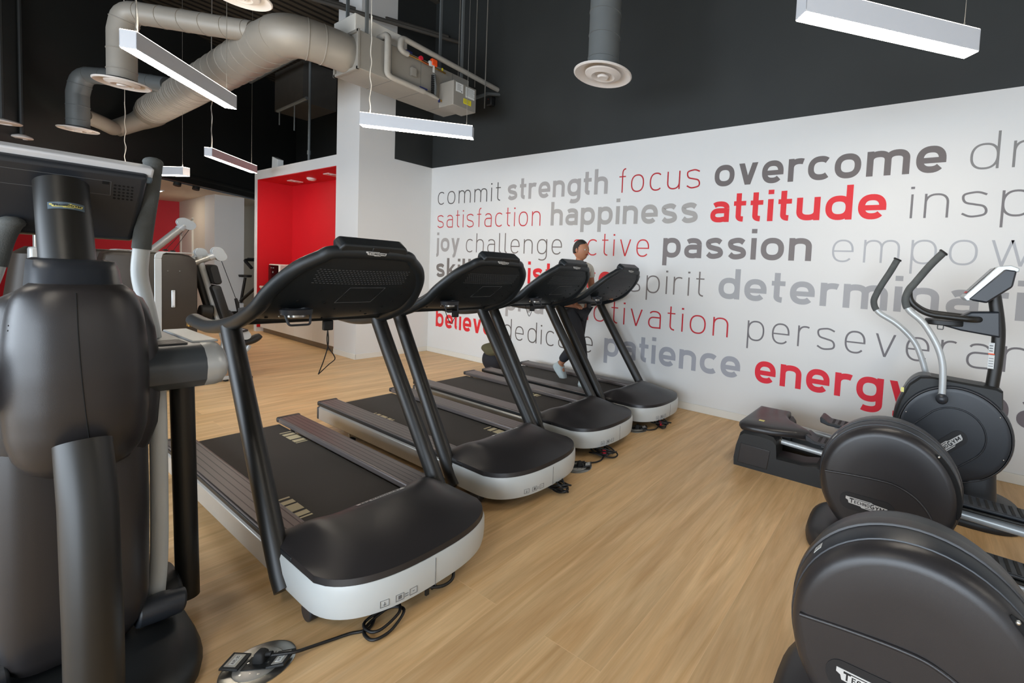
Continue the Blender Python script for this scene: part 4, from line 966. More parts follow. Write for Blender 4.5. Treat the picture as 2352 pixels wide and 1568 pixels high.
# cheeks and shroud
mb = MB(); mb.loft([sell(.0, .012, z, a, b, 3, 44) for z, a, b in ((.78, .10, .12), (.82, .115, .165), (.90, .125, .186), (1.0, .13, .192), (1.16, .13, .190), (1.26, .125, .180), (1.33, .115, .165), (1.37, .105, .150), (1.40, .09, .11))]); mb.build('side_cheek', 'cover', t, angle=60)
def shr_r(z):
    T = ((.795, .05, .075), (.815, .085, .105), (.86, .118, .132), (.93, .143, .147), (1.02, .152, .152), (1.14, .152, .152), (1.24, .145, .148), (1.32, .132, .141), (1.37, .118, .132), (1.40, .105, .120), (1.425, .09, .095))
    for (z0, a0, b0), (z1, a1, b1) in zip(T, T[1:]):
        if z <= z1: k = (z-z0)/(z1-z0); return a0+(a1-a0)*k, b0+(b1-b0)*k
    return T[-1][1:]
mb = MB(); zs = [.795+(1.425-.795)*i/26 for i in range(27)]
mb.loft([sell(.10, -.015+DY, z, *shr_r(z), 2.6, 52) for z in zs]); sh = mb.build('front_shroud', 'cover', t, angle=60)
mb = MB()
seam = []
for i in range(27):
    z = .80+.60*i/26; a, b = shr_r(z); y0 = .012-.03*math.sin((z-.8)*3); seam.append((.10+a*(1-abs(y0/b)**2.6)**(1/2.6), -.013+DY+y0, z))
mb.tube(seam, .0016, 6); mb.build('shroud_seam', 'void', sh)
mb = MB()
for z in (1.30, 1.285): a, b = shr_r(z); mb.ball((.10+a*.45, -.015+DY-b*.93, z), .004, 8)
mb.build('screw_hole', 'void', sh)
# collar and neck
mb = MB(); mb.loft([sell(.05-.03*k, -.012+DY, z, a, b, 2.8, 44) for k, (z, a, b) in enumerate(((1.36, .165, .10), (1.375, .168, .104), (1.47, .148, .096), (1.498, .135, .092), (1.503, .12, .08)))]); mb.build('neck_collar', 'blue_cover', t, angle=45)
mb = MB(); mb.tube([(-.06, .006, 1.44), (-.11, .006, 1.55), (-.16, .006, 1.66), (-.21, .006, 1.77)], .068, 32, up=(0, 1, 0), rb=.063); nk = mb.build('neck', 'black_metal', t, angle=60)
def nplace(a, b, q):
    td = Vector((-.414, 0, .910)); n = Vector((.910, 0, .414)); ph = a/.066
    return tuple(Vector((-.16, .006, 1.66))+td*b+Vector((0, .0645+q, 0))*math.sin(ph)+n*(.0695+q)*math.cos(ph))
mb = MB(); nb = 10
for k in range(nb):
    a0, a1 = -.042+.084*k/nb, -.042+.084*(k+1)/nb; mb.prism([(a0, -.013), (a1, -.013), (a1, .013), (a0, .013)], .002, lambda a, b, q: nplace(a, b, q))
pl = mb.build('maker_plate', 'badge_blue', nk, smooth=False)
brand_badge(pl, lambda a, b, q: nplace(a, b, .0022+q), .074, 'badge_gold')
# console seen from behind
cx, cz = -.30, 1.725
def cp(a, b, c_):   # a along y, b up the tilted back, c out towards the front of the machine
    return (cx+b*.34+c_*.94, -.005+a, cz+b*.94-c_*.34)
def crect(wt, wb, h, r=.02):
    return [(-wb/2, -h/2), (wb/2, -h/2), (wt/2, h/2), (-wt/2, h/2)]
mb = MB(); mb.loft([[cp(a, b, c_) for a, b in crect(wt, wb, h)] for c_, wt, wb, h in ((-.03, .47, .43, .305), (.02, .455, .40, .29), (.038, .44, .385, .27))]); co = mb.build('console', 'blue_cover', t, bevel=.012, seg=3)
mb = MB(); mb.loft([[cp(a, b, c_) for a, b in ((-.240, .118), (.240, .118), (.245, .170), (-.245, .170))] for c_ in (-.055, .012)]); mb.build('console_bezel', 'lamp_body', co, bevel=.008, seg=3)
mb = MB(); mb.loft([[cp(a, b, c_) for a, b in ((-.236, .108), (.236, .108), (.240, .134), (-.240, .134))] for c_ in (-.05, .028)]); mb.build('bezel_underside', 'badge_blue', co, bevel=.006)
mb = MB()
for q in ([(-.125, .100), (.13, .100), (.13, .1015), (-.125, .1015)], [(-.125, .045), (.13, .045), (.13, .0465), (-.125, .0465)], [(-.125, .045), (-.1235, .045), (-.1235, .1015), (-.125, .1015)], [(.1285, .045), (.13, .045), (.13, .1015), (.1285, .1015)]): mb.prism(q, .001, lambda a, b, c_: cp(a, b, .0385+c_))
mb.build('rear_panel', 'ink', co, smooth=False)
mb = MB()
for s in (-1, 1):
    for i in range(5):
        for j in range(5): c = (s*.162+(i-2)*.011, .062+(j-2)*.013); mb.cyl(cp(*c, .037), cp(*c, .0392), .0038, 8)
mb.build('speaker_hole', 'void', co)
MB().prism([(.108, .088), (.125, .088), (.125, .100), (.108, .100)], .0015, lambda a, b, c_: cp(a, b, .039+c_)).build('usb_port', 'void', co)
# levers
def lever(pts, n0, side):
    P = catmull([W_(*p) for p in pts], 5)
    lv = MB().tube(P, .025, 18).build('lever', 'light_grey', t, angle=60)
    MB().tube(P[:n0], .028, 18).build('grip', 'grip', lv, angle=60)
    MB().ball(P[0], .031, 16, (1, 1, .75)).build('grip_cap', 'grip', lv)
lever([(4.60, -4.113, 1.915), (4.60, -4.122, 1.80), (4.60, -4.135, 1.68), (4.60, -4.147, 1.55), (4.60, -4.152, 1.44), (4.62, -4.138, 1.32), (4.68, -4.13, 1.18), (4.80, -4.14, .98), (4.86, -4.147, .6), (4.88, -4.152, .33), (4.89, -4.165, .14)], 16, 1)
lever([(4.62, -4.455, 1.62), (4.61, -4.462, 1.60), (4.60, -4.475, 1.55), (4.60, -4.495, 1.44), (4.61, -4.53, 1.30), (4.64, -4.55, 1.15), (4.70, -4.56, .9), (4.8, -4.56, .5), (4.86, -4.56, .16)], 15, -1)
# side pod with ribbed tray, silver nose, and its rear leg
for s, full in ((1, True), (-1, False)):
    prof = [(-.42, 1.185), (.02, 1.185), (.075, 1.170), (.11, 1.135), (.12, 1.10), (.11, 1.05), (.075, 1.02), (.02, 1.01), (-.42, 1.02)]
    y0, y1, y2 = .13, .315, .345
    mb = MB(); mb.loft([[(a, s*y-(.0 if full else .06), z) for a, z in prof] for y in (y0, y1)]); pd = mb.build('side_pod', 'pod', t, angle=35)
    mb = MB(); sc_ = lambda k: [(a*1.0-(1-k)*.05, z*k+1.1*(1-k)) for a, z in prof]
    mb.loft([[(a, s*y-(.0 if full else .06), z) for a, z in sc_(k)] for y, k in ((y1, 1.0), (y1+.03, 1.0), (y1+.052, .93), (y1+.062, .75), (y1+.064, .4))]); mb.build('nose_cap', 'silver', pd, angle=50)
    mb = MB(); mb.bb((-.42, s*.295-(.0 if full else .06), 1.183), (.01, s*.372-(.0 if full else .06), 1.192)); mb.build('silver_edge', 'silver', pd, bevel=.004)
    mb = MB()
    for i in range(8): mb.bb((-.10+i*.016, s*.15-(.0 if full else .06), 1.184), (-.092+i*.016, s*.28-(.0 if full else .06), 1.189))
    mb.build('tray_rib', 'cover', pd)
    mb = MB(); mb.tube([(-.13, s*.295-(.0 if full else .06), 1.01), (-.14, s*.315-(.0 if full else .06), .05)], .037, 20); lg = mb.build('rear_leg', 'black_metal', t, angle=60)
    mb = MB(); mb.tube([W_(4.95, VY+s*.135, .17), W_(4.95, VY+s*.20, .165), W_(4.95, VY+s*.262, .155)], [.050, .052, .046], 24); mb.build('lever_pivot', 'blue_cover', t, bevel=.008)
    mb = MB(); mb.loft([sell(-.16, s*.235, z, a, b, 4, 30) for z, a, b in ((.09, .16, .06), (.16, .12, .052), (.19, .09, .045))]); mb.build('leg_foot', 'black_plastic', t, angle=60)

# ================================================================ ELLIPTICAL TRAINERS (right)
def drum(mbr, prof, cx, cz, seg=64):
    """lathe about local y: prof (R, y)"""
    mbr.loft([[(cx+R*math.cos(k*2*PI/seg), y, cz+R*math.sin(k*2*PI/seg)) for k in range(seg)] for R, y in prof]); return mbr
def fplace(y0, cx, cz, rot=0, sx=1):
    c, s_ = math.cos(rot), math.sin(rot)
    return lambda a, b, q: (cx+a*c-b*s_, y0-q, cz+a*s_+b*c)
def make_rear_drum():
    t = thing('elliptical_trainer', '', 'elliptical trainer')
    cz = .415
    mb = drum(MB(), [(.02, -.158), (.20, -.160), (.300, -.160), (.318, -.156), (.334, -.146), (.346, -.128), (.352, -.105)]+[(.352, .105), (.346, .128), (.334, .146), (.318, .156), (.300, .160), (.02, .160)], 0, cz)
    b = mb.build('drum_housing', 'cover', t, angle=30)
    mb = drum(MB(), [(.345, -.104), (.356, -.100), (.361, -.085), (.364, -.03), (.3645, 0), (.364, .03), (.361, .085), (.356, .1), (.345, .104)], 0, cz)
    mb.build('rim_band', 'blue_cover', t, angle=30)
    mb = drum(MB(), [(.362, -.028), (.370, -.024), (.372, 0), (.370, .024), (.362, .028)], 0, cz); mb.build('crest_ridge', 'cover', t, angle=50)
    for s in (-1, 1):
        pts = [(-.318, .030), (-.16, .045), (-.02, .052), (.06, .044), (.145, .005), (.205, -.055), (.24, -.13), (.235, -.205), (.19, -.262)]
        mb = MB(); mb.tube(catmull([(a, s*.160, cz+z) for a, z in pts], 5), .007, 8); mb.build('face_ridge', 'cover', b, angle=70)
        # lens panel framed by the ridge
        P = [(p.x, p.z) for p in catmull([(a, 0, cz+z) for a, z in pts], 4)]+[(.05, cz-.285), (-.10, cz-.275), (-.22, cz-.20), (-.285, cz-.10)]
        mb = MB(); mb.prism(P, .003, lambda a, z, q: (a, s*(.160+q), z)); mb.build('face_panel', 'cover', b, smooth=False)
    pl = MB().prism(stadium(0, 0, .285, .098), .0025, fplace(-.1628, -.085, cz-.108)).build('badge_recess', 'badge_dark', b, smooth=False)
    brand_badge(pl, fplace(-.1656, -.088, cz-.106, -.02), .215)
    # sticker on the band, upper left
    mb = MB()
    def bandp(a, bb_, q):
        th = math.radians(143)-bb_/.364; return ((.3625+q)*math.cos(th), -.062+a, cz+(.3625+q)*math.sin(th))
    for i in range(3): mb.prism([(-.016, -.018+i*.012), (.016, -.018+i*.012), (.016, -.006+i*.012), (-.016, -.006+i*.012)], .001, bandp)
    st = mb.build('rating_sticker', 'paper', t, smooth=False)
    mb = MB()
    for i in range(4): mb.prism([(-.012, -.013+i*.007), (.008+.004*(i % 2), -.013+i*.007), (.008+.004*(i % 2), -.011+i*.007), (-.012, -.011+i*.007)], .0005, lambda a, bb_, q: bandp(a, bb_, q+.001))
    mb.build('sticker_print', 'ink', st, smooth=False)
    # dark slot on the near shoulder where the pedal arm enters
    arc = [(.343*math.cos(math.radians(x)), -.139, cz+.343*math.sin(math.radians(x))) for x in range(50, -14, -4)]
    mb = MB(); mb.tube(arc, [.003]+[.012]*(len(arc)-2)+[.004], 8); sl = mb.build('arm_slot', 'void', t)
    MB().ball((.345*math.cos(math.radians(47)), -.146, cz+.345*math.sin(math.radians(47))), .007, 10).build('slot_screw', 'chrome', sl)
    # base foot
    mb = MB(); mb.loft([sell(-.06, 0, z, a, bb_, 2.7, 44) for z, a, bb_ in ((0, .355, .335), (.03, .36, .34), (.075, .35, .325), (.105, .31, .28), (.118, .25, .20))]); mb.build('base_foot', 'cover', t, angle=60)
    mb = MB(); mb.bb((.0, -.12, .03), (1.7, .12, .10)); mb.build('base_rail', 'black_plastic', t, bevel=.015)
    # pedal arms and pedals
    for s, dz in ((1, .03), (-1, -.075)):
        mb = MB(); mb.tube([(.20, s*.19, .235+dz), (.6, s*.20, .215+dz), (1.25, s*.20, .19+dz)], .026, 16); mb.build('pedal_arm', 'silver', t)
        pr = [(.33, .30), (.38, .292), (.95, .285), (1.0, .30), (1.0, .335), (.985, .335), (.96, .305), (.39, .312), (.345, .345), (.33, .345)]
        mb = MB(); mb.loft([[(a, s*.215+dy, z+dz) for a, z in pr] for dy in (-.075, .075)]); pd = mb.build('pedal', 'blue_cover', t, bevel=.008)
        mb = MB()
        for i in range(14): mb.bb((.42+i*.038, s*.215-.06, .305+dz), (.435+i*.038, s*.215+.06, .312+dz))
        mb.build('tread_rib', 'rubber', pd)
        mb = MB(); mb.bb((.33, s*.215-.082, .270+dz), (1.0, s*.215+.082, .286+dz)); mb.build('pedal_tray', 'black_plastic', pd, bevel=.01)
        mb = MB(); mb.tube(catmull([(1.25, s*.2, .19+dz), (1.38, s*.22, .7), (1.36, s*.22, 1.15), (1.24, s*.22, 1.4), (1.32, s*.22, 1.62)], 5), .02, 12); mb.build('swing_arm', 'silver', t)
    mb = MB(); mb.loft([sell(1.55, 0, z, a, bb_, 3, 30) for z, a, bb_ in ((0, .25, .30), (.06, .25, .30), (.10, .2, .2))]); mb.build('front_foot', 'cover', t, angle=60)
    mb = MB(); mb.tube([(1.5, 0, .08), (1.46, 0, .9), (1.42, 0, 1.42)], .05, 16); mb.build('mast', 'black_metal', t)
    mb = MB(); mb.loft([[(1.36+c_, a, 1.40+.0*c_) for a in (0,)] for c_ in (0,)]) if False else None
    mb = MB(); mb.add([(1.30, -.2, 1.38), (1.30, .2, 1.38), (1.44, .2, 1.62), (1.44, -.2, 1.62), (1.36, -.2, 1.35), (1.36, .2, 1.35), (1.50, .2, 1.60), (1.50, -.2, 1.60)], [(0, 1, 2, 3), (7, 6, 5, 4), (0, 4, 5, 1), (1, 5, 6, 2), (2, 6, 7, 3), (3, 7, 4, 0)]); mb.build('console', 'console', t, bevel=.02)
    return t
e1 = make_rear_drum()
e1.location = (7.44, -2.95, 0); tag(e1, 'nearest elliptical trainer, its big drum cut by the bottom right corner', 'elliptical trainer', 'rear-drum ellipticals at right')
e2 = copy_tree(e1); e2.location = (7.315, -1.69, 0); tag(e2, 'elliptical trainer drum between the nearest one and the one with a mast by the wall', 'elliptical trainer', 'rear-drum ellipticals at right')

# the front-drum elliptical by the wall
t = thing('elliptical_trainer', 'elliptical trainer with console mast and curved silver arms beside the lettered wall', 'elliptical trainer', (7.68, -.75, 0))
cz = .54
mb = drum(MB(), [(.02, -.118), (.30, -.120), (.325, -.118), (.340, -.110), (.348, -.095), (.350, -.07), (.350, .07), (.348, .095), (.34, .11), (.3, .12), (.02, .12)], 0, cz)
d = mb.build('drum_housing', 'blue_cover', t, angle=30)
mb = drum(MB(), [(.330, -.1175), (.334, -.1205), (.338, -.1175)], 0, cz); mb.build('face_rim', 'cover', d, angle=80)
ang = math.radians(46); ca, sa = math.cos(ang), math.sin(ang)
def rot2(a, b): return (a*ca-b*sa, a*sa+b*ca)
loop = [(-.335, .17), (-.20, .182), (.0, .19)]+[(.02+.19*math.cos(math.radians(x)), .19*math.sin(math.radians(x))) for x in range(80, -81, -16)]+[(.0, -.19), (-.20, -.182), (-.30, -.17)]
P = [rot2(a-.02, b) for a, b in loop]
P = [(a, b) if math.hypot(a, b) < .33 else (a*.33/math.hypot(a, b), b*.33/math.hypot(a, b)) for a, b in P]
mb = MB(); mb.tube(catmull([(a, -.1205, cz+b) for a, b in P], 4), .006, 8); mb.build('face_ridge', 'blue_cover', d, angle=80)
pl = MB().prism(stadium(0, 0, .34, .105), .0025, fplace(-.1205, -.045, cz-.10, ang)).build('badge_recess', 'badge_dark', d, smooth=False)
brand_badge(pl, fplace(-.1235, -.04, cz-.095, ang), .275)
mb = MB()
for x in (160, 35, -20): mb.ball((.31*math.cos(math.radians(x)), -.120, cz+.31*math.sin(math.radians(x))), .006, 10)
mb.build('face_screw', 'chrome', d)
# housing block
prof = [(-.365, .40), (-.362, .60), (-.335, .72), (-.285, .85), (-.22, .915), (-.15, .925), (.23, .905), (.262, .89), (.270, .78), (.275, .45), (.255, .30), (.10, .12), (-.1, .15)]
mb = MB(); mb.loft([[(a*k+.0, y, .5+(z-.5)*k) for a, z in prof] for y, k in ((-.10, .97), (-.085, 1), (.085, 1), (.10, .97))]); mb.build('housing', 'black_plastic', t, angle=35)
P_ = catmull([(a, 0, z) for a, z in prof[:6]], 4); mb = MB(); mb.prism([(p.x-.010, p.z+.004) for p in P_]+[(p.x+.06, p.z-.03) for p in P_[::-1]], .16, lambda a, b, q: (a, q-.08, b)); mb.build('nose_hood', 'cover', t, bevel=.01, seg=3)
MB().box((-.325, -.095, .80), (.02, .004, .035)).build('rating_sticker', 'badge_gold', t)
mb = MB(); mb.loft([sell(x0, 0, z, a, b, 3.5, 36) for z, x0, a, b in ((.02, .16, .16, .16), (.10, .16, .13, .13), (.30, .165, .11, .115), (.45, .17, .10, .10))]); mb.build('pedestal', 'blue_cover', t, angle=60)
mb = MB(); mb.loft([sell(.12, 0, z, a, b, 2.6, 40) for z, a, b in ((0, .33, .33), (.03, .335, .335), (.06, .31, .31), (.075, .2, .2))]); mb.build('front_foot', 'blue_cover', t, angle=60)
mb = MB(); mb.tube(catmull([(.21, 0, .88), (.222, 0, 1.1), (.218, 0, 1.3), (.185, 0, 1.5), (.17, 0, 1.56)], 5), .040, 20, up=(0, 1, 0), rb=.034); ms = mb.build('mast', 'black_metal', t, angle=60)
mb = MB(); mb.bb((.168, -.041, 1.135), (.20, -.039, 1.21)); mb.bb((.17, -.0425, 1.03), (.205, -.040, 1.125)); mb.build('mast_label', 'paper', ms)
MB().bb((.168, -.0435, 1.128), (.203, -.0405, 1.136)).build('label_band', 'orange', ms)
mb = MB()
for i in range(4): mb.bb((.174, -.0432, 1.045+i*.018), (.20, -.0424, 1.049+i*.018))
for i in range(3): mb.bb((.172, -.0432, 1.150+i*.018), (.192, -.0408, 1.156+i*.018))
mb.build('label_print', 'ink', ms)
# console head
def kp(a, b, c_):  # a across (y), b up the face, c behind the face
    return (-.01+b*.62+c_*.80, a, 1.515+b*.785-c_*.55)
side = [(0, 0), (.285, .0), (.335, .05), (.345, .10), (.325, .115), (.29, .075), (.20, .075), (.03, .07), (-.008, .035)]
mb = MB(); mb.loft([[kp(y, b*.98, c_) for b, c_ in side] for y in (-.135, -.115, .115, .135)]); hd = mb.build('console', 'silver', t, bevel=.006, seg=3)
mb = MB(); mb.loft([[kp(a, b, c_) for a, b in ((-.112, .03), (.112, .03), (.112, .27), (-.112, .27))] for c_ in (-.004, .002)]); scn = mb.build('screen', 'screen', hd, bevel=.003)
mb = MB(); mb.loft([[kp(y, b, c_) for b, c_ in ((.0, .03), (.29, .04), (.32, .10), (.22, .16), (.05, .13))] for y in (-.139, .139)]); mb.build('console_back', 'blue_cover', hd, bevel=.012)
mb = MB(); rk = MB(); random.seed(3)
for i in range(7):
    for j in range(4):
        a, b = -.085+j*.05+random.uniform(-.006, .006), .065+i*.028
        l = random.uniform(.006, .022)
        if random.random() < .85: mb.prism([(a, b), (a+l, b), (a+l, b+.005), (a, b+.005)], .0008, lambda p, q, r: kp(p, q, -.0042-r))
for j in range(4): rk.prism([(-.09+j*.045, .036), (-.065+j*.045, .036), (-.065+j*.045, .05), (-.09+j*.045, .05)], .001, lambda p, q, r: kp(p, q, -.0042-r))
mb.build('screen_print', 'led', scn, smooth=False); rk.build('coloured_key', 'redkey', scn, smooth=False)
# bracket, tray, fixed handlebar
mb = MB(); mb.loft([[(a, y, z) for a, z in ((.05, 1.415), (.21, 1.43), (.225, 1.25), (.0, 1.275), (-.17, 1.315), (-.19, 1.335), (-.05, 1.35))] for y in (-.07, .07)]); mb.build('bracket', 'blue_cover', t, bevel=.012, seg=3)
mb = MB(); mb.loft([sell(-.10, 0, z, .12, .12, 3, 30) for z in (1.305, 1.312, 1.335, 1.342)]); mb.build('tray', 'black_plastic', t, bevel=.006)
MB().tube(fillet([(-.14, -.08, 1.31), (-.14, -.08, 1.275), (-.105, -.08, 1.275), (-.105, -.08, 1.31)], .006, 3), .0035, 6).build('tray_hook', 'black_metal', t)
for s in (-1, 1):
    mb = MB(); mb.tube(fillet([(.10, s*.06, 1.365), (.06, s*.17, 1.365), (-.22, s*.175, 1.380), (-.325, s*.175, 1.46), (-.335, s*.17, 1.56)], .07, 6), .021, 16); mb.build('fixed_handlebar', 'black_metal', t)
def arm(pts, n0, piv):
    P = catmull(pts, 5); a = MB().tube(P, .0225, 18).build('swing_arm', 'silver', t, angle=60)
    MB().tube(P[n0:], .0255, 18).build('grip', 'grip', a, angle=60)
    e = P[-1]; dd_ = (P[-1]-P[-2]).normalized(); MB().tube([e, e+dd_*.012], [.032, .028], 16).build('grip_cap', 'rubber', a)
    MB().tube([Vector(pts[0])+Vector((0, .12*(1 if piv < 0 else -1), .0)), Vector(pts[0])], .026, 14).build('pivot_arm', 'silver', a)
    MB().ball(Vector(pts[0])+Vector((0, piv, -.0)), .038, 16).build('pivot_ball', 'blue_cover', a)
arm([(-.085, -.19, .80), (-.088, -.19, .93), (-.10, -.19, 1.05), (-.14, -.19, 1.17), (-.23, -.19, 1.315), (-.325, -.19, 1.40), (-.352, -.19, 1.47), (-.335, -.19, 1.545), (-.30, -.19, 1.60), (-.22, -.19, 1.725), (-.15, -.19, 1.815)], 26, -.02)
arm([(-.17, .19, .82), (-.18, .19, .90), (-.21, .19, 1.0), (-.275, .19, 1.14), (-.40, .19, 1.265), (-.54, .19, 1.35), (-.58, .19, 1.43), (-.56, .19, 1.51), (-.53, .19, 1.58), (-.48, .19, 1.68), (-.435, .19, 1.78)], 26, .02)
# rear frame and pedals
mb = MB(); hp = [(-1.50, 0), (-1.505, .07), (-1.49, .19), (-1.465, .28), (-1.43, .312), (-1.30, .318), (-1.19, .305), (-1.16, .27), (-1.15, .15), (-.95, .15), (-.85, .17), (-.80, .14), (-.80, 0)]
mb.loft([[(a*(1 if k > .9 else 1), y, z*k) for a, z in hp] for y, k in ((-.36, .90), (-.34, .985), (-.30, 1), (-.18, 1), (-.15, .6))]); mb.build('rear_housing', 'black_plastic', t, angle=35)
mb = MB(); mb.loft([[(a, -y, z*k) for a, z in hp] for y, k in ((-.36, .90), (-.34, .985), (-.30, 1), (-.18, 1), (-.15, .6))]); mb.build('rear_housing', 'black_plastic', t, angle=35)
MB().bb((-1.42, -.2, .02), (-1.22, .2, .30)).build('rear_crossmember', 'black_plastic', t, bevel=.03)
lid = [(-1.49, .30), (-1.50, -.28), (-1.46, -.345), (-1.36, -.355), (-1.20, -.335), (-.96, -.235), (-.925, -.19), (-.94, -.15), (-1.14, .02), (-1.2, .16), (-1.2, .30)]
lc = (-1.3, -.08)
mb = MB(); mb.loft([[(lc[0]+(a-lc[0])*k, lc[1]+(b-lc[1])*k, z) for a, b in lid] for k, z in ((.96, .302), (1, .312), (1, .335), (.97, .350), (.90, .362), (.78, .370))]); ld = mb.build('rear_lid', 'cover', t, angle=50)
MB().box((-1.33, -.20, .371), (.045, .03, .003)).build('lid_badge', 'badge_gold', ld)
MB().prism([(-1.47, .03), (-1.22, .03), (-1.20, .19), (-1.45, .20)], .012, lambda a, b, q: (a, -.352-q, b)).build('side_panel', 'cover', t, bevel=.006)
mb = MB(); mb.bb((-.85, -.16, .02), (.1, .16, .09)); mb.build('base_rail', 'black_plastic', t, bevel=.02)
for s, dz, dx in ((-1, 0, 0), (1, .07, .05)):
    mb = MB(); mb.tube([(-1.18, s*.23, .245), (-.80, s*.22, .22), (-.2, s*.2, .30)], .022, 14); mb.build('link_bar', 'silver', t)
    MB().ball((-1.17, s*.23, .245), .032, 12).build('link_joint', 'steel', t)
    pr = [(-.96, .30), (-.90, .285), (-.45, .27), (-.40, .285), (-.40, .315), (-.44, .30), (-.89, .312), (-.945, .345), (-.965, .345)]
    mb = MB(); mb.loft([[(a+dx, s*.17+dy, z+dz) for a, z in pr] for dy in (-.085, .085)]); pd = mb.build('pedal', 'blue_cover', t, bevel=.008)
    mb = MB()
    for i in range(9): mb.bb((-.87+i*.045+dx, s*.17-.065, .300+dz), (-.85+i*.045+dx, s*.17+.065, .312+dz))
    mb.build('tread_rib', 'rubber', pd)
    mb = MB(); mb.tube([(-.85+dx, s*.17, .275+dz), (-.3, s*.15, .35), (-.05, s*.07, .42)], .025, 12); mb.build('pedal_arm', 'silver', t)

# ================================================================ CABLE STATIONS (left background)
for x, lb in ((.45, 'nearest dark brown weight cabinet with silver strap, right end of the row'), (-.755, 'middle dark brown weight cabinet with silver strap'), (-1.94, 'farthest dark brown weight cabinet with silver strap')):
    t = thing('weight_cabinet', lb, 'gym machine', (x, -3.37, 0), group='weight cabinets of the cable station')
    prof = [(-.34, .03), (-.345, 1.42), (-.33, 1.49), (-.28, 1.52), (.20, 1.525), (.27, 1.51), (.315, 1.47), (.332, 1.40), (.335, 1.2), (.335, .12), (.325, .06), (.29, .03)]
    mb = MB(); mb.loft([[(d, y*k, .78+(z-.78)*k) for y, z in prof] for d, k in ((.0, .965), (-.015, .99), (-.05, 1), (-.30, 1), (-.33, .97))]); mb.build('shell', 'brown', t, angle=45)
    mb = MB(); mb.bb((-.03, -.0, .06), (.006, .055, 1.46)); mb.loft([[(d, y, z) for y, z in ((0, 1.46), (.004, 1.50), (.03, 1.53), (.08, 1.537), (.30, 1.537), (.30, 1.527), (.09, 1.526), (.065, 1.51), (.055, 1.46))] for d in (-.03, .006)]); mb.build('strap', 'silver', t, bevel=.006)
    mb = MB(); mb.bb((-.01, .125, .93), (.012, .155, 1.12)); hn = mb.build('pull_handle', 'silver', t, bevel=.006); MB().bb((.010, .132, .95), (.016, .148, 1.10)).build('handle_recess', 'lamp_body', hn)
    mb = MB()
    for y in (-.05, .10, .19): mb.cyl((0, y, 1.33), (.004, y, 1.33), .006, 8)
    mb.build('screw', 'chrome', t)
def pulley_arm(label, a, b, r, L, w_, rot):
    t = thing('pulley_arm', label, 'gym machine', a, group='pulley arms of the cable station')
    A = Vector((0, 0, 0)); B_ = Vector(b)-Vector(a); d = B_.normalized()
    MB().tube([A, B_], r, 18).build('arm_tube', 'alu', t)
    MB().tube([B_-d*.07, B_-d*.01], r*1.12, 18).build('collar', 'silver', t)
    c = B_+d*.03
    for s in (-1, 1):
        mb = MB(); mb.prism(stadium(0, 0, L, w_, rot), .012, lambda p, q, w: (c.x+s*.032+w-.006, c.y+p, c.z+q)); mb.build('pulley_plate', 'silver', t, bevel=.003)
    MB().cyl((c.x-.025, c.y, c.z), (c.x+.025, c.y, c.z), w_*.46, 20).build('pulley_wheel', 'rubber', t)
pulley_arm('silver pulley arm rising before the far red wall', (-1.0, -3.16, 1.50), (-1.0, -2.84, 1.895), .042, .19, .125, math.radians(-30))
pulley_arm('silver pulley arm pointing right beside the nearest weight cabinet', (.25, -3.04, 1.41), (.25, -2.84, 1.525), .034, .175, .105, math.radians(-62))
pulley_arm('silver pulley arm tip half hidden behind the nearest weight cabinet', (.14, -3.06, 1.40), (.14, -2.955, 1.50), .034, .165, .105, math.radians(-62))
for lb, pts in (('left of two thin cables hanging from the raised pulley arm', [(-1.0, -2.83, 1.85), (-1.0, -3.01, 1.555)]), ('right of two thin cables hanging from the raised pulley arm', [(-1.0, -2.79, 1.85), (-1.0, -2.945, 1.545)])):
    tag(MB().tube(pts, .003, 6).ball(pts[1], .018, 10, (1, 1.6, .8)).build('steel_cable', 'black_metal'), lb, 'cable', 'cables of the cable station')
t = thing('pull_cable', 'cable with black grip end hanging from the right pulley arm', 'cable', (.25, -2.79, 1.46))
MB().tube([(0, 0, 0), (0, .135, -.47)], .0035, 6).build('wire', 'black_metal', t)
MB().tube([(0, .13, -.455), (0, .145, -.51), (0, .158, -.64)], [.014, .020, .013], 12).build('grip_end', 'rubber', t)
t = thing('incline_bench', 'black padded bench on an inclined silver post beside the weight cabinets', 'gym bench', (.25, -2.8, 0))
MB().tube([(0, -.185, 1.50), (0, -.02, .77), (0, .04, .48), (0, -.02, .06)], .030, 14, up=(1, 0, 0), rb=.026).build('post', 'silver', t)
MB().tube([(-.02, -.215, 1.40), (-.02, -.06, .70)], .034, 14).build('post_back', 'black_metal', t)
def pad(name, y, z, l, th, w_, ang):
    ca, sa = math.cos(ang), math.sin(ang); P = rrect(l, th, th*.42, 5)
    return MB().loft([[(d, y+a*k*ca-b*k*sa, z+a*k*sa+b*k*ca) for a, b in P] for d, k in ((-.13, .86), (-.11, 1), (.11, 1), (.13, .86))]).build(name, 'pad', t, angle=50)
pad('head_pad', -.068, 1.295, .235, .075, .2, math.radians(-78)); pad('back_pad', -.015, .955, .44, .085, .3, math.radians(-76))
MB().tube([(.03, -.19, .865), (.03, -.075, .855)], .075, 20).build('roller_pad', 'pad', t, bevel=.015)
MB().tube([(.05, .04, .85), (.05, .085, .80)], .035, 16).build('knee_roller', 'pad', t, bevel=.01)
MB().tube(catmull([(0, .02, .43), (0, .12, .44), (0, .22, .455), (0, .30, .475), (0, .38, .525)], 4), [.03, .036, .042, .045]+[.047]*9+[.046, .044, .040, .03], 18, up=(1, 0, 0), rb=1.7).build('seat_pad', 'pad', t)
pad('arm_pad', .13, .60, .20, .025, .2, math.radians(10))
MB().tube([(.06, .06, .455), (.06, .19, .545)], .026, 14).build('seat_link', 'silver', t)
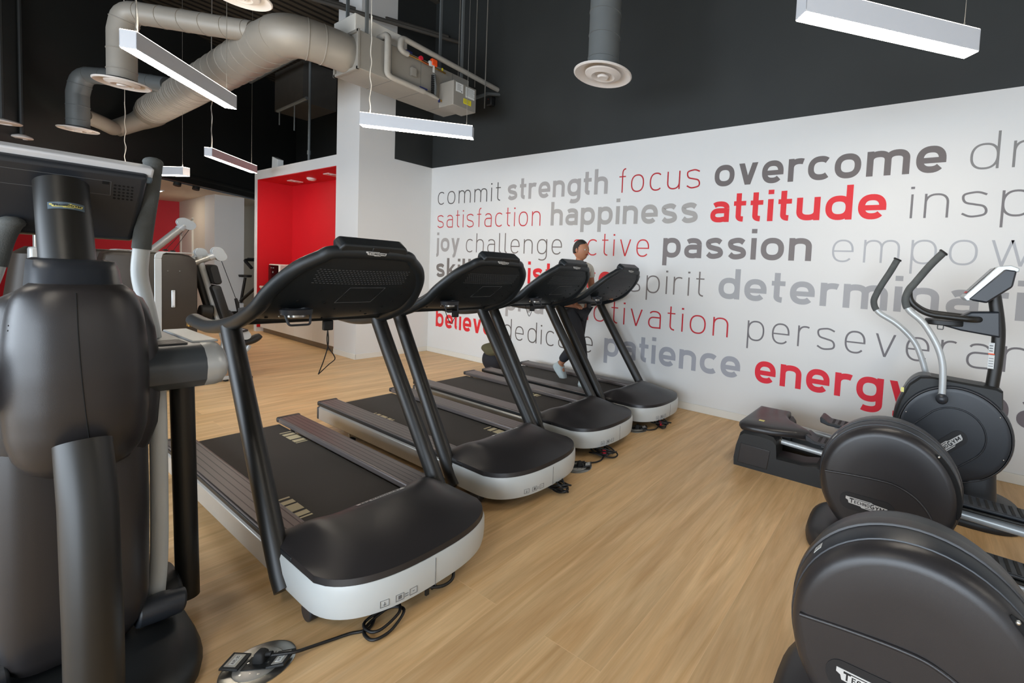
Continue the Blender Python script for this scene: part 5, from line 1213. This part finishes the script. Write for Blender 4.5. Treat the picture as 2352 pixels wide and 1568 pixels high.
MB().prism(stadium(.205, .562, .135, .095, math.radians(-62)), .014, lambda a, b, q: (.09+q, a, b)).build('link_plate', 'silver', t, bevel=.003)
MB().tube(catmull([(0, .27, .41), (0, .24, .35), (0, .17, .31), (0, .06, .30), (0, .0, .34)], 4), .028, 14).build('frame_curve', 'silver', t)
MB().bb((.02, -.13, .02), (.08, .16, .06)).build('base_bar', 'silver', t, bevel=.008)
mb = MB(); mb.bb((-.02, .15, .0), (.14, .27, .04)); mb.bb((0, .02, 0), (.08, .06, .022)); mb.build('rubber_foot', 'rubber', t, bevel=.01)
# machine glimpsed at the far left edge
t = thing('weight_machine', 'silver column and brown panel glimpsed behind the cross trainer at left', 'gym machine', (.4, -4.02, 0))
MB().bb((-.06, -.09, 1.45), (.06, .06, 1.95)).build('upper_column', 'alu', t, bevel=.006)
MB().bb((-.08, -.12, .0), (.08, .08, 1.52)).build('lower_column', 'silver', t, bevel=.02)
mb = MB(); mb.loft([sell(-.5, -.02, z, a, b, 4, 24) for z, a, b in ((.04, .3, .22), (.9, .3, .22), (1.45, .28, .16), (1.52, .2, .08))]); mb.build('weight_cover', 'brown', t)

# ================================================================ FLOOR BOXES AND CORDS
def floor_box(label, x, y, rz, plug=True):
    t = thing('floor_box', label, 'floor socket', (x, y, 0), rz, 'round floor sockets')
    MB().lathe([(.001, .0), (.112, .0), (.112, .003), (.106, .005), (.075, .0052), (.074, .004), (.001, .004)], 48).build('cover_ring', 'steel', t)
    MB().lathe([(.001, .004), (.073, .004), (.073, .0065), (.070, .0075), (.001, .0075)], 40).build('inner_disc', 'alu', t)
    MB().bb((-.042, -.030, .0075), (.042, .030, .0105)).build('socket_plate', 'black_plastic', t, bevel=.002)
    mb = MB()
    for a in (-.022, .018):
        for b, r in ((-.012, .006), (.012, .006), (0, .008)): mb.box((a+(.01 if r == .008 else 0), b, .0106), (r*1.4, .0035, .001))
    mb.build('socket_hole', 'void', t)
    mb = MB()
    for a, b in ((-.034, .0), (.034, .0), (0, .045), (-.03, .048), (.03, .048), (0, -.045), (.03, -.048), (-.03, -.048)): mb.cyl((a, b, .0075), (a, b, .0118 if abs(b) < .01 else .009), .0035, 8)
    mb.build('screw', 'chrome', t)
    for s in (-1, 1):
        F = Matrix.Translation((s*.047, 0, .012)) @ Matrix.Rotation(-s*math.radians(8), 4, 'Y')
        mb = MB(); mb.bb((0, -.036, .0) if s > 0 else (-.062, -.036, 0), (.062, .036, .009) if s > 0 else (0, .036, .009), F); fl = mb.build('hinged_flap', 'black_plastic', t, bevel=.002)
        mb = MB(); mb.bb((s*.014, -.027, .009), (s*.052, .027, .0105), F); mb.build('metal_plate', 'alu', fl)
        mb = MB(); mb.bb((s*.022, -.020, .0105), (s*.042, .020, .0112), F); lb = mb.build('printed_tag', 'paper', fl)
        l = letters_mb('A1PL-25' if s < 0 else 'A1PL-23', -.017, .017, 0, .010, .16, False, .2, lambda a, b, q: tuple(F @ Vector((s*.032+(.005-b), a, .0113+q))), .0003); l.build('tag_lettering', 'badge_dark', lb, smooth=False)
    return t
def plug(tm, x, y, rz):
    mb = MB(); mb.loft([sell(0, 0, z, a, b, 4, 24) for z, a, b in ((0, .022, .020), (.012, .022, .021), (.03, .018, .017), (.038, .010, .012))])
    o = mb.build('power_plug', 'rubber', tm, angle=60, loc=(x-tm.location.x, y-tm.location.y, .0108)); o.rotation_euler.z = rz
    MB().tube([(.01, 0, .022), (.04, 0, .026)], .008, 10).build('strain_relief', 'rubber', o)
    return o
floor_box('nearest floor socket, cut by the bottom edge beside the cross trainer base', 5.352, -3.985, math.radians(40))
floor_box('floor socket under the front of the second and third treadmills', 5.19, -1.955, math.radians(40))
floor_box('farthest floor socket before the treadmill by the lettered wall', 5.085, -.935, math.radians(40))
def cord(tm, pts, r=.0062, extra=None, tie=None):
    o = Vector(tm.location)
    f = MB().tube([p-o for p in catmull(pts, 6)], r, 10).build('power_cord', 'cord', tm)
    for e in extra or []: MB().tube([p-o for p in catmull(e, 6, True)]+[Vector(e[0])-o], r, 10).build('coil_loop', 'cord', f)
    if tie: MB().tube([Vector(p)-o for p in tie], .022, 12).build('cord_tie', 'redtie', f)
    return f
plug(trees[0], 5.345, -3.975, math.radians(35))
cord(trees[0], [(5.385, -3.955, .036), (5.43, -3.90, .03), (5.44, -3.86, .022), (5.45, -3.80, .01), (5.48, -3.73, .008), (5.515, -3.67, .008), (5.45, -3.60, .02), (5.40, -3.50, .05), (5.38, -3.42, .075)],
     extra=[[(5.50, -3.68, .008), (5.565, -3.70, .008), (5.60, -3.68, .010), (5.60, -3.62, .012), (5.56, -3.55, .03), (5.49, -3.58, .025)], [(5.48, -3.67, .02), (5.545, -3.685, .018), (5.575, -3.65, .020), (5.56, -3.57, .035), (5.50, -3.56, .04)]])
t = trees[0]; CO = Matrix.Translation((5.55-5.585, -3.40+3.415, 0))
MB().bb((.0, -.05, .03), (.012, -.035, .085), CO).bb((.0, -.02, .04), (.01, .0, .08), CO).bb((.0, -.05, .075), (.012, .0, .085), CO).build('cord_clip', 'black_plastic', t)
MB().tube([CO @ p for p in catmull([(-.06, -.06, .085), (.0, -.03, .06), (.03, .02, .045), (.03, .07, .05), (-.01, .10, .07), (-.05, .10, .085)], 5)], .0075, 10).build('cord_loop', 'cord', t)
def bundle(tm, c, n, rad, tie, lead, seed):
    random.seed(seed); cx, cy = c; ex = []
    for k in range(n):
        a = random.uniform(.7, 1.1); ph = random.uniform(-.5, .5); z0 = .008+.012*k
        ex.append([(cx+rad*1.5*a*math.cos(q)*math.cos(ph)-rad*.6*a*math.sin(q)*math.sin(ph), cy+rad*1.5*a*math.cos(q)*math.sin(ph)+rad*.6*a*math.sin(q)*math.cos(ph), z0+.012*math.sin(q*2+k)+.012) for q in [j*2*PI/9 for j in range(9)]])
    return cord(tm, lead, .0062, ex, tie)
bundle(trees[1], (5.33, -2.33), 5, .065, None, [(5.18, -2.40, .08), (5.24, -2.38, .05), (5.30, -2.36, .02), (5.36, -2.32, .012), (5.41, -2.31, .008)], 1)
bundle(trees[2], (5.22, -1.66), 5, .075, [(5.235, -1.69, .045), (5.25, -1.67, .045)], [(5.21, -1.93, .032), (5.23, -1.88, .02), (5.26, -1.80, .008), (5.26, -1.72, .012), (5.20, -1.62, .05), (5.10, -1.5, .085)], 2)
bundle(trees[3], (5.24, -.72), 5, .07, [(5.25, -.75, .045), (5.265, -.73, .045)], [(5.10, -.915, .032), (5.17, -.91, .008), (5.23, -.87, .008), (5.25, -.80, .012), (5.22, -.70, .05), (5.12, -.6, .085)], 4)
plug(trees[2], 5.20, -1.945, math.radians(60)); plug(trees[3], 5.095, -.93, math.radians(20))

# ================================================================ BAG BY THE WALL
t = thing('gym_bag', 'black bag topped with olive cloth on the floor by the lettered wall', 'bag', (2.02, -.20, 0))
def blob(c, r, sq, seed, amp=.12, seg=20):
    mb = MB(); mb.ball(c, r, seg, sq)
    mb.v = [tuple(Vector(c)+(Vector(p)-Vector(c))*(1+amp*noise.noise(Vector(p)*9+Vector((seed, 0, 0))))) for p in mb.v]
    mb.v = [(a, b, max(.0, z)) for a, b, z in mb.v]; return mb
blob((0, 0, .15), .20, (1.0, .72, .95), 1).build('bag_body', 'bag', t, subsurf=1)
blob((0.02, -.02, .33), .19, (1.15, .75, .52), 5, .3).build('olive_cloth', 'olive', t, subsurf=1)

# ================================================================ PERSON ON THE FARTHEST TREADMILL
PX, PY, PZ = 3.90, -.565, .206
t = thing('person', 'person in a cream shirt and dark trousers walking on the farthest treadmill', 'person', (PX, PY, PZ))
def skin(name, m, joints, edges, root=0, sub=2, parent=t):
    me = bpy.data.meshes.new(name); me.from_pydata([j[0] for j in joints], edges, [])
    o = bpy.data.objects.new(name, me); COL.objects.link(o); o.parent = parent
    md = o.modifiers.new('skin', 'SKIN'); md.use_smooth_shade = True
    if not me.skin_vertices: bpy.context.view_layer.objects.active = o
    sv = me.skin_vertices[0].data if me.skin_vertices else None
    for v, j in zip(sv, joints): v.radius = j[1] if isinstance(j[1], tuple) else (j[1], j[1])
    sv[root].use_root = True
    s2 = o.modifiers.new('sub', 'SUBSURF'); s2.levels = sub; s2.render_levels = sub
    me.materials.append(M[m]); return o
J = [((0, 0, .92), (.13, .105)), ((.01, 0, 1.08), (.115, .09)), ((.02, 0, 1.27), (.145, .10)), ((.02, 0, 1.40), (.12, .085)), ((.03, 0, 1.475), .052), ((.045, 0, 1.53), .052),
     ((.01, -.185, 1.405), .055), ((-.05, -.225, 1.15), .043), ((.12, -.20, 1.00), .034), ((.17, -.19, .965), (.036, .020)),
     ((.03, .185, 1.405), .055), ((.06, .225, 1.14), .043), ((.26, .20, 1.08), .034), ((.32, .19, 1.075), (.036, .020)),
     ((.0, -.09, .88), .09), ((.19, -.10, .50), .062), ((.27, -.10, .10), .042), ((.36, -.10, .05), (.040, .03)),
     ((.0, .09, .88), .09), ((-.03, .10, .48), .062), ((-.30, .10, .16), .042), ((-.24, .10, .05), (.040, .03))]
E_ = [(0, 1), (1, 2), (2, 3), (3, 4), (4, 5), (3, 6), (6, 7), (7, 8), (8, 9), (3, 10), (10, 11), (11, 12), (12, 13), (0, 14), (14, 15), (15, 16), (16, 17), (0, 18), (18, 19), (19, 20), (20, 21)]
# fingers and thumbs rooted in the palms
for side, hi in ((-1, 9), (1, 13)):
    hx, hy, hz = J[hi][0]
    for k, (dy, L) in enumerate(((-.026, .062), (-.009, .074), (.009, .070), (.026, .055))):
        a = len(J); J += [((hx+.03, hy+dy, hz-.005), .0095), ((hx+.03+L*.55, hy+dy*1.05, hz-.018), .0085), ((hx+.03+L*.8, hy+dy, hz-.045), .0075)]; E_ += [(hi, a), (a, a+1), (a+1, a+2)]
    a = len(J); J += [((hx-.002, hy+side*-.034, hz+.004), .0105), ((hx+.035, hy+side*-.048, hz-.012), .0085)]; E_ += [(hi, a), (a, a+1)]
body = None
try:
    body = skin('body', 'skin', J, E_)
except Exception as ex:
    print('skin failed', ex)
# head: one deformed ball with brow, nose, chin, ears
hm = MB(); hm.ball((0, 0, 0), 1, 36)
def headf(p):
    x, y, z = p
    X = .098*x*(1.0+.06*z) if x > 0 else .098*x; Y = .075*y*(1-.10*max(0, -z)); Z = .118*z
    if x > 0:
        X += .022*math.exp(-((y/.16)**2+((z+.10)/.16)**2))+.006*math.exp(-((z-.18)/.10)**2-(y/.6)**2)+.010*math.exp(-((z+.80)/.2)**2-(y/.4)**2)
        X -= .008*math.exp(-(((abs(y)-.42)/.16)**2+((z-.04)/.10)**2))
        X += .005*math.exp(-((y/.3)**2+((z+.42)/.06)**2))
    return (X, Y, Z)
hm.v = [headf(p) for p in hm.v]
for s in (-1, 1): hm.ball((-.008, s*.076, -.005), .026, 12, (.7, .35, 1.15))
H0 = (.055, 0, 1.605)
hd = hm.build('head', 'skin', t, loc=H0, angle=80)
mb = MB()
for s in (-1, 1): mb.ball((.083, s*.031, .006), .0095, 10)
mb.build('eye', 'paper', hd)
mb = MB()
for s in (-1, 1): mb.ball((.0905, s*.031, .006), .0045, 8)
mb.build('iris', 'hair', hd)
mb = MB(); mb.tube(catmull([(.092, -.024, -.052), (.101, 0, -.050), (.092, .024, -.052)], 4), .0045, 8); mb.build('lips', 'headband', hd)
hb = MB(); hb.ball((0, 0, 0), 1, 32); hb.v = [(.106*x-.010-(.02 if x > .35 and z < .5 else 0)*1, .082*y, .126*max(z, -.35 if x < -.1 else (.28 if x > .2 else -.1))+.004) for x, y, z in hb.v]
hb.build('hair', 'hair', hd, angle=80)
# clothes
sj = [((0, 0, .86), (.155, .125)), ((.01, 0, 1.05), (.135, .105)), ((.02, 0, 1.27), (.162, .115)), ((.022, 0, 1.39), (.135, .098)), ((.028, 0, 1.44), (.062, .062)),
      ((.01, -.187, 1.405), .068), ((-.025, -.212, 1.26), .060), ((.03, .187, 1.405), .068), ((.045, .212, 1.26), .060)]
skin('shirt', 'shirt', sj, [(0, 1), (1, 2), (2, 3), (3, 4), (3, 5), (5, 6), (3, 7), (7, 8)])
tj = [((0, 0, .93), (.14, .115)), ((.0, -.085, .85), .108), ((.185, -.10, .50), .078), ((.262, -.10, .14), .062), ((.0, .085, .85), .108), ((-.025, .10, .48), .078), ((-.285, .10, .20), .062)]
skin('trousers', 'trousers', tj, [(0, 1), (1, 2), (2, 3), (0, 4), (4, 5), (5, 6)])
for (ax, az, rot, y) in ((.33, .05, 0.0, -.10), (-.27, .075, -.75, .10)):
    mb = MB(); c, s_ = math.cos(rot), math.sin(rot)
    R_ = Matrix.Translation((ax, y, az)) @ Matrix.Rotation(-rot, 4, 'Y')
    rr = [[tuple(R_ @ Vector(p)) for p in sell(x0, 0, z, a, b, 2.6, 20)] for z, x0, a, b in ((-.048, 0, .14, .045), (-.02, 0, .145, .05), (.01, -.02, .115, .047), (.04, -.06, .07, .045), (.06, -.07, .055, .043))]
    mb.loft(rr); mb.build('shoe', 'shoe', t, angle=60)
